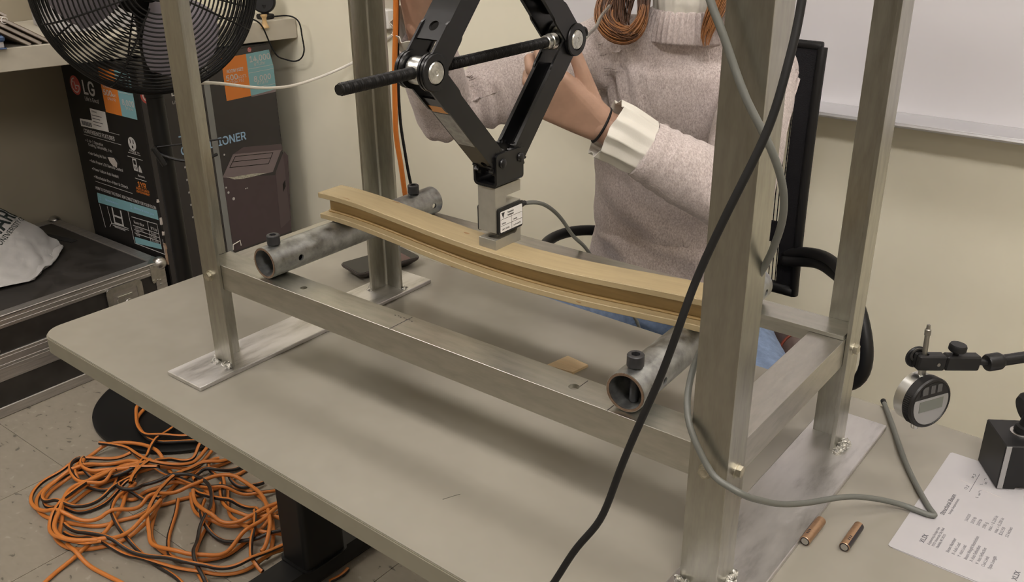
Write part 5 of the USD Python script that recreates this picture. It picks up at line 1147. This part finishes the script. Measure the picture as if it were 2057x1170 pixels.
obj('body', Mb, 'skin', per, smooth=True, label='skin of the hands, neck and face')
fdir = unit(A((.06, -.99, 0)))
for sx in (-1, 1):
    ec_ = P_['hd'] + A((sx * .031 + .005, -.070, .014))
    obj('eye', ellipsoid(ec_, (.0125, .010, .010), n=2), 'eye_white', per, smooth=True); obj('iris', ellipsoid(ec_ + (0, -.008, 0), (.0055, .003, .0055), n=2), 'eye_dark', per, smooth=True)
obj('mouth', ellipsoid(P_['hd'] + (.006, -.080, -.058), (.022, .008, .007), n=2), 'lip', per, smooth=True)
for nm, tips in (('L', tipsL), ('R', tipsR)):
    for (a_1, b_1, r_1, nn_1) in tips:
        c_1 = a_1 * .30 + b_1 * .70; ax = unit(b_1 - a_1); nn_1 = unit(nn_1 - ax * (nn_1 @ ax))
        obj('fingernail', ellipsoid(c_1 + nn_1 * r_1 * .86, (.0052, .0072, .0016), basis(np.cross(ax, nn_1), ax, nn_1), 2), 'nail', per, smooth=True)
# sweater
def rumple(t, amp, sc, seed, st=(1, 1, 1)):
    v = A(t.vertices); n_ = A(t.vertex_normals); h = meshkit.fbm(v * A(st) * sc, 3, seed) - .5
    return v + n_ * (h * 2 * amp)[:, None], A(t.faces)
sw = build(.010)
hem = P_['pel'] + A((-.002, -.022, .075))
sw += [blob((hem + (0, 0, .06), (.150, .115, .05)), (hem, (.155, .120, .035)))]
for s_, lo in (('R', .80), ('L', .70)):      # fuller sleeves
    w_ = P_['e' + s_] * (1 - lo) + P_['w' + s_] * lo
    sw += [limb(P_['s' + s_] + (0, 0, -.008), P_['e' + s_] + (0, 0, -.006), .062, .056), limb(P_['e' + s_] + (0, 0, -.004), w_, .056, .047)]
st = organic(sw, .011, 14)
# cut the sleeves and the hem open: keep what lies above the hem and short of the cuffs
Ms = to_man(st)
def halfspace_cut(M, c, d, size=.14):
    x, y, z = frame(d); return M - to_man(xf(box((-size, -size, 0), (size, size, .30)), basis(x, y, z), c))
for s_, lo in (('R', .83), ('L', .705)):
    dd_ = unit(P_['w' + s_] - P_['e' + s_]); Ms = halfspace_cut(Ms, P_['e' + s_] + (P_['w' + s_] - P_['e' + s_]) * lo, dd_, .09)
Ms = Ms - to_man(box((-.3, .5, .2), (.8, 1.3, hem[2] - .012)))
Ms = Ms - to_man(xf(cyl((0, 0, 0), (0, 0, .1), .058, 40), None, P_['nk'] + (0, 0, -.002)))
sv, sf = arr(Ms.refine_to_length(.0085)); ts = trimesh.Trimesh(sv, sf, process=True)
sv, sf = rumple(ts, .0052, 15, 3, (1.2, 1.2, .7)); n_ = A(ts.vertex_normals)
def crease(v, c, ax, lam, width, amp):    # folds running across a sleeve
    d = (v - c) @ unit(ax); fall = np.exp(-(norm(v - c, axis=1) / width) ** 2); return amp * np.sin(d / lam * 2 * math.pi + 2.2 * meshkit.noise(v * 26, 9)) * fall
hgt = crease(sv, P_['eR'] + A((.03, .03, .0)), P_['sR'] - P_['eR'], .028, .085, .0050) + crease(sv, P_['eL'] * .45 + P_['wL'] * .55, P_['wL'] - P_['eL'], .021, .06, .0022) \
    + crease(sv, P_['sR'] + A((.03, -.06, -.06)), unit((1, .2, .35)), .030, .075, .0050) + crease(sv, P_['wai'] + A((-.02, -.10, -.03)), unit((.55, 0, .85)), .085, .13, .0080)
sv = sv + n_ * hgt[:, None]
obj('sweater', (sv, sf), 'knit', per, smooth=True)
def ribbed(c0, c1, r0, r1, nrib, name, amp=.0016, mt='knit', ell_=(1, 1), flare=0, R_=None):
    d = unit(A(c1) - A(c0)); x, y, z = frame(d) if R_ is None else (R_[:, 0], R_[:, 1], R_[:, 2]); n_a, n_h = nrib * 6, 9; V, F = [], []
    prof2 = [(0, .0), (.08, .003), (.30, .0042), (.55, .0045), (.80, .0042), (.95, .003), (1.0, .0), (.97, -.003), (.5, -.004), (.05, -.004)]
    Lh = norm(A(c1) - A(c0))
    for u, off in prof2:
        rr_ = r0 + (r1 - r0) * u + off + flare * u * u
        for k in range(n_a):
            a = 2 * math.pi * k / n_a; q = rr_ + (amp * math.cos(nrib * a) if off > 0 else 0)
            V.append(A(c0) + d * u * Lh + q * (ell_[0] * math.cos(a) * x + ell_[1] * math.sin(a) * y))
    m_ = len(prof2)
    for i in range(m_):
        for k in range(n_a):
            l, j = (k + 1) % n_a, (i + 1) % m_; F += [(i * n_a + k, i * n_a + l, j * n_a + l), (i * n_a + k, j * n_a + l, j * n_a + k)]
    return obj(name, (A(V), A(F)), mt, per, smooth=True)
RcB = basis(RTs[:, 0], RTs[:, 1], (0, 0, 1))
ribbed(P_['nk'] + A((.0, -.002, -.022)), P_['nk'] + A((.004, -.012, .032)), .079, .066, 46, 'ribbed_collar', .0024, ell_=(1.0, .95), R_=RcB)
ribbed(hem + A((0, .006, -.052)), hem + A((0, .004, .002)), .158, .166, 90, 'ribbed_hem', .0013, ell_=(1, .76), R_=RcB)
# white shirt: frilled collar and pleated cuffs
def frill(c0, c1, r0, r1, n, name, wob=.005, th=.0014, ell_=(1, 1), R_=None, folds=(), na=160, nh=12):
    d = unit(A(c1) - A(c0)); x, y, z = frame(d) if R_ is None else (R_[:, 0], R_[:, 1], R_[:, 2]); V, F = [], []; Lh = norm(A(c1) - A(c0))
    for s_ in (0, 1):
        for i in range(nh):
            u = i / (nh - 1)
            for k in range(na):
                a = 2 * math.pi * k / na; tri = abs(((a * n / (2 * math.pi)) % 1) - .5) * 2
                rr_ = r0 + (r1 - r0) * math.sin(u * math.pi / 2) + wob * (.35 + .65 * u) * (tri ** 1.6 - .4) * (1 if not folds else folds[0]) - th * s_ + .0035 * (meshkit.noise(A((a * 2, u * 3, r0 * 50)), 2) - .5)
                V.append(A(c0) + d * (u * Lh + .0035 * math.sin(a * 3 + 1)) + rr_ * (ell_[0] * math.cos(a) * x + ell_[1] * math.sin(a) * y))
    N = na * nh
    for s_ in (0, 1):
        for i in range(nh - 1):
            for k in range(na):
                l = (k + 1) % na; p = s_ * N + i * na; F += [(p + k, p + l, p + na + l), (p + k, p + na + l, p + na + k)] if s_ == 0 else [(p + k, p + na + l, p + l), (p + k, p + na + k, p + na + l)]
    for i, fl3 in ((0, 1), (nh - 1, 0)):
        for k in range(na):
            l = (k + 1) % na; p, q = i * na, N + i * na; F += [(p + k, q + l, p + l), (p + k, q + k, q + l)] if fl3 else [(p + k, p + l, q + l), (p + k, q + l, q + k)]
    return obj(name, (A(V), A(F)), 'shirt_white', per, smooth=50)
frill(P_['nk'] + A((.002, -.008, .012)), P_['nk'] + A((.006, -.014, .060)), .062, .066, 22, 'shirt_collar', .0045, R_=RcB)
eL, wL = P_['eL'], P_['wL']; dl_ = unit(wL - eL); Ll = norm(wL - eL)
frill(eL + dl_ * Ll * .66, eL + dl_ * Ll * .975, .041, .0445, 11, 'shirt_cuff', .0070)
eR, wR = P_['eR'], P_['wR']; dr_ = unit(wR - eR); Lr = norm(wR - eR)
frill(eR + dr_ * Lr * .80, eR + dr_ * Lr * 1.06, .040, .044, 12, 'shirt_cuff', .0075)
obj('wrist_band', tube([wL + dl_ * .002 + .0275 * (math.cos(a) * frame(dl_)[0] + math.sin(a) * frame(dl_)[1]) for a in np.linspace(0, 2 * math.pi, 36, endpoint=False)], .0020, 6, closed=True), 'cable_black', per)
# jeans and shoes
jn = [blob((P_['pel'] + (0, 0, -.01), (.158, .115, .085)))]
for s_ in 'RL':
    jn += [limb(P_['h' + s_], P_['k' + s_], .088, .065), limb(P_['k' + s_], P_['a' + s_] + (0, 0, .02), .064, .052)]
tj = organic(jn, .013, 10); Mj = to_man(tj) - to_man(box((-.3, .5, hem[2] + .01), (.8, 1.3, 1.0)))
for s_ in 'RL': Mj = Mj - to_man(xf(box((-.09, -.09, -.2), (.09, .09, 0)), None, P_['a' + s_] + (0, 0, .012)))
jv, jf = arr(Mj.refine_to_length(.011)); tj = trimesh.Trimesh(jv, jf, process=True); obj('jeans', rumple(tj, .004, 22, 8), 'jeans', per, smooth=True)
for s_ in 'RL':
    ft = P_['a' + s_]
    obj('shoe', sphere_hull([(ft + (0, .03, -.058), (.036, .036, .036)), (ft + (0, -.14, -.066), (.042, .05, .028)), (ft + (0, .01, -.02), (.040, .042, .03))], 3), 'shoe_dark', per, smooth=True)
# hair: a cap and long waved locks over both shoulders
hd = P_['hd']
cap = to_man(organic([blob((hd + (0, .026, .045), (.088, .098, .086)), (hd + (0, .055, -.06), (.075, .060, .08)))], .012, 6)) - to_man(blob((hd + (.004, -.11, -.03), (.066, .07, .085)), (hd + (.004, -.10, .035), (.058, .05, .03))))
obj('hair_cap', cap, 'hair_brown', per, smooth=True)
hr = np.random.default_rng(21)
def lock(path, n, rad, rs, name, mt, tw=2.0):
    S = spline(path, 34); T = np.gradient(S, axis=0); T /= norm(T, axis=1, keepdims=True); ms_ = []
    X0 = unit(np.cross(T[0], A((.3, -1, .2)))); X = [X0]
    for i in range(1, len(S)): q = X[-1] - T[i] * (X[-1] @ T[i]); X.append(unit(q))
    X = A(X); Y = np.cross(T, X); u = np.linspace(0, 1, len(S))
    env = rad * (.75 + .5 * np.sin(math.pi * u) - .45 * u ** 3)
    for k in range(n):
        a0, rr_ = hr.uniform(0, 2 * math.pi), math.sqrt(hr.uniform(.02, 1)); a = a0 + tw * u + .3 * np.sin(u * 9 + a0)
        e_ = int(len(S) * hr.uniform(.78, 1.0)); q = S + (env * rr_)[:, None] * (np.cos(a)[:, None] * X + np.sin(a)[:, None] * Y)
        ms_.append(tube(q[:e_], rs * (1.1 - .85 * u[:e_] ** 2), 5))
    return obj(name, ms_, mt, per, smooth=True, kind='stuff')
# left of the neck (viewer's left): falls, turns inward and curls under
lock([(.225, .800, 1.33), (.205, .775, 1.26), (.190, .745, 1.20), (.180, .728, 1.155), (.186, .712, 1.128), (.212, .706, 1.110), (.238, .710, 1.112), (.252, .715, 1.135), (.250, .725, 1.165)], 120, .017, .0016, 'hair_lock', 'hair_brown')
lock([(.228, .795, 1.33), (.205, .765, 1.25), (.188, .735, 1.185), (.186, .715, 1.140), (.205, .702, 1.118), (.235, .700, 1.108), (.256, .704, 1.118)], 90, .013, .0014, 'hair_lock', 'hair_dark')
lock([(.235, .80, 1.34), (.225, .78, 1.26), (.232, .750, 1.20), (.243, .735, 1.160), (.246, .722, 1.130), (.238, .712, 1.112)], 70, .011, .0014, 'hair_lock', 'hair_dark', 1.2)
lock([(.236, .80, 1.34), (.218, .770, 1.26), (.206, .745, 1.20), (.205, .728, 1.155), (.215, .716, 1.128), (.232, .712, 1.122)], 110, .019, .0014, 'hair_lock', 'hair_dark', 1.6)
lock([(.222, .82, 1.33), (.185, .80, 1.26), (.165, .775, 1.20), (.158, .760, 1.15), (.160, .748, 1.115)], 60, .011, .0012, 'hair_lock', 'hair_brown', 1.4)
# right of the neck
lock([(.352, .80, 1.33), (.368, .785, 1.26), (.372, .765, 1.20), (.366, .750, 1.155), (.358, .742, 1.12), (.362, .735, 1.095)], 90, .014, .0015, 'hair_lock', 'hair_brown')
lock([(.356, .82, 1.33), (.385, .80, 1.25), (.395, .785, 1.18), (.388, .77, 1.13), (.375, .765, 1.10)], 80, .015, .0015, 'hair_lock', 'hair_dark')
lock([(.24, .87, 1.34), (.22, .90, 1.24), (.23, .915, 1.12), (.25, .925, 1.02)], 60, .03, .0016, 'hair_lock', 'hair_brown')
lock([(.33, .87, 1.34), (.35, .905, 1.24), (.345, .92, 1.12), (.33, .93, 1.02)], 60, .03, .0016, 'hair_lock', 'hair_brown')
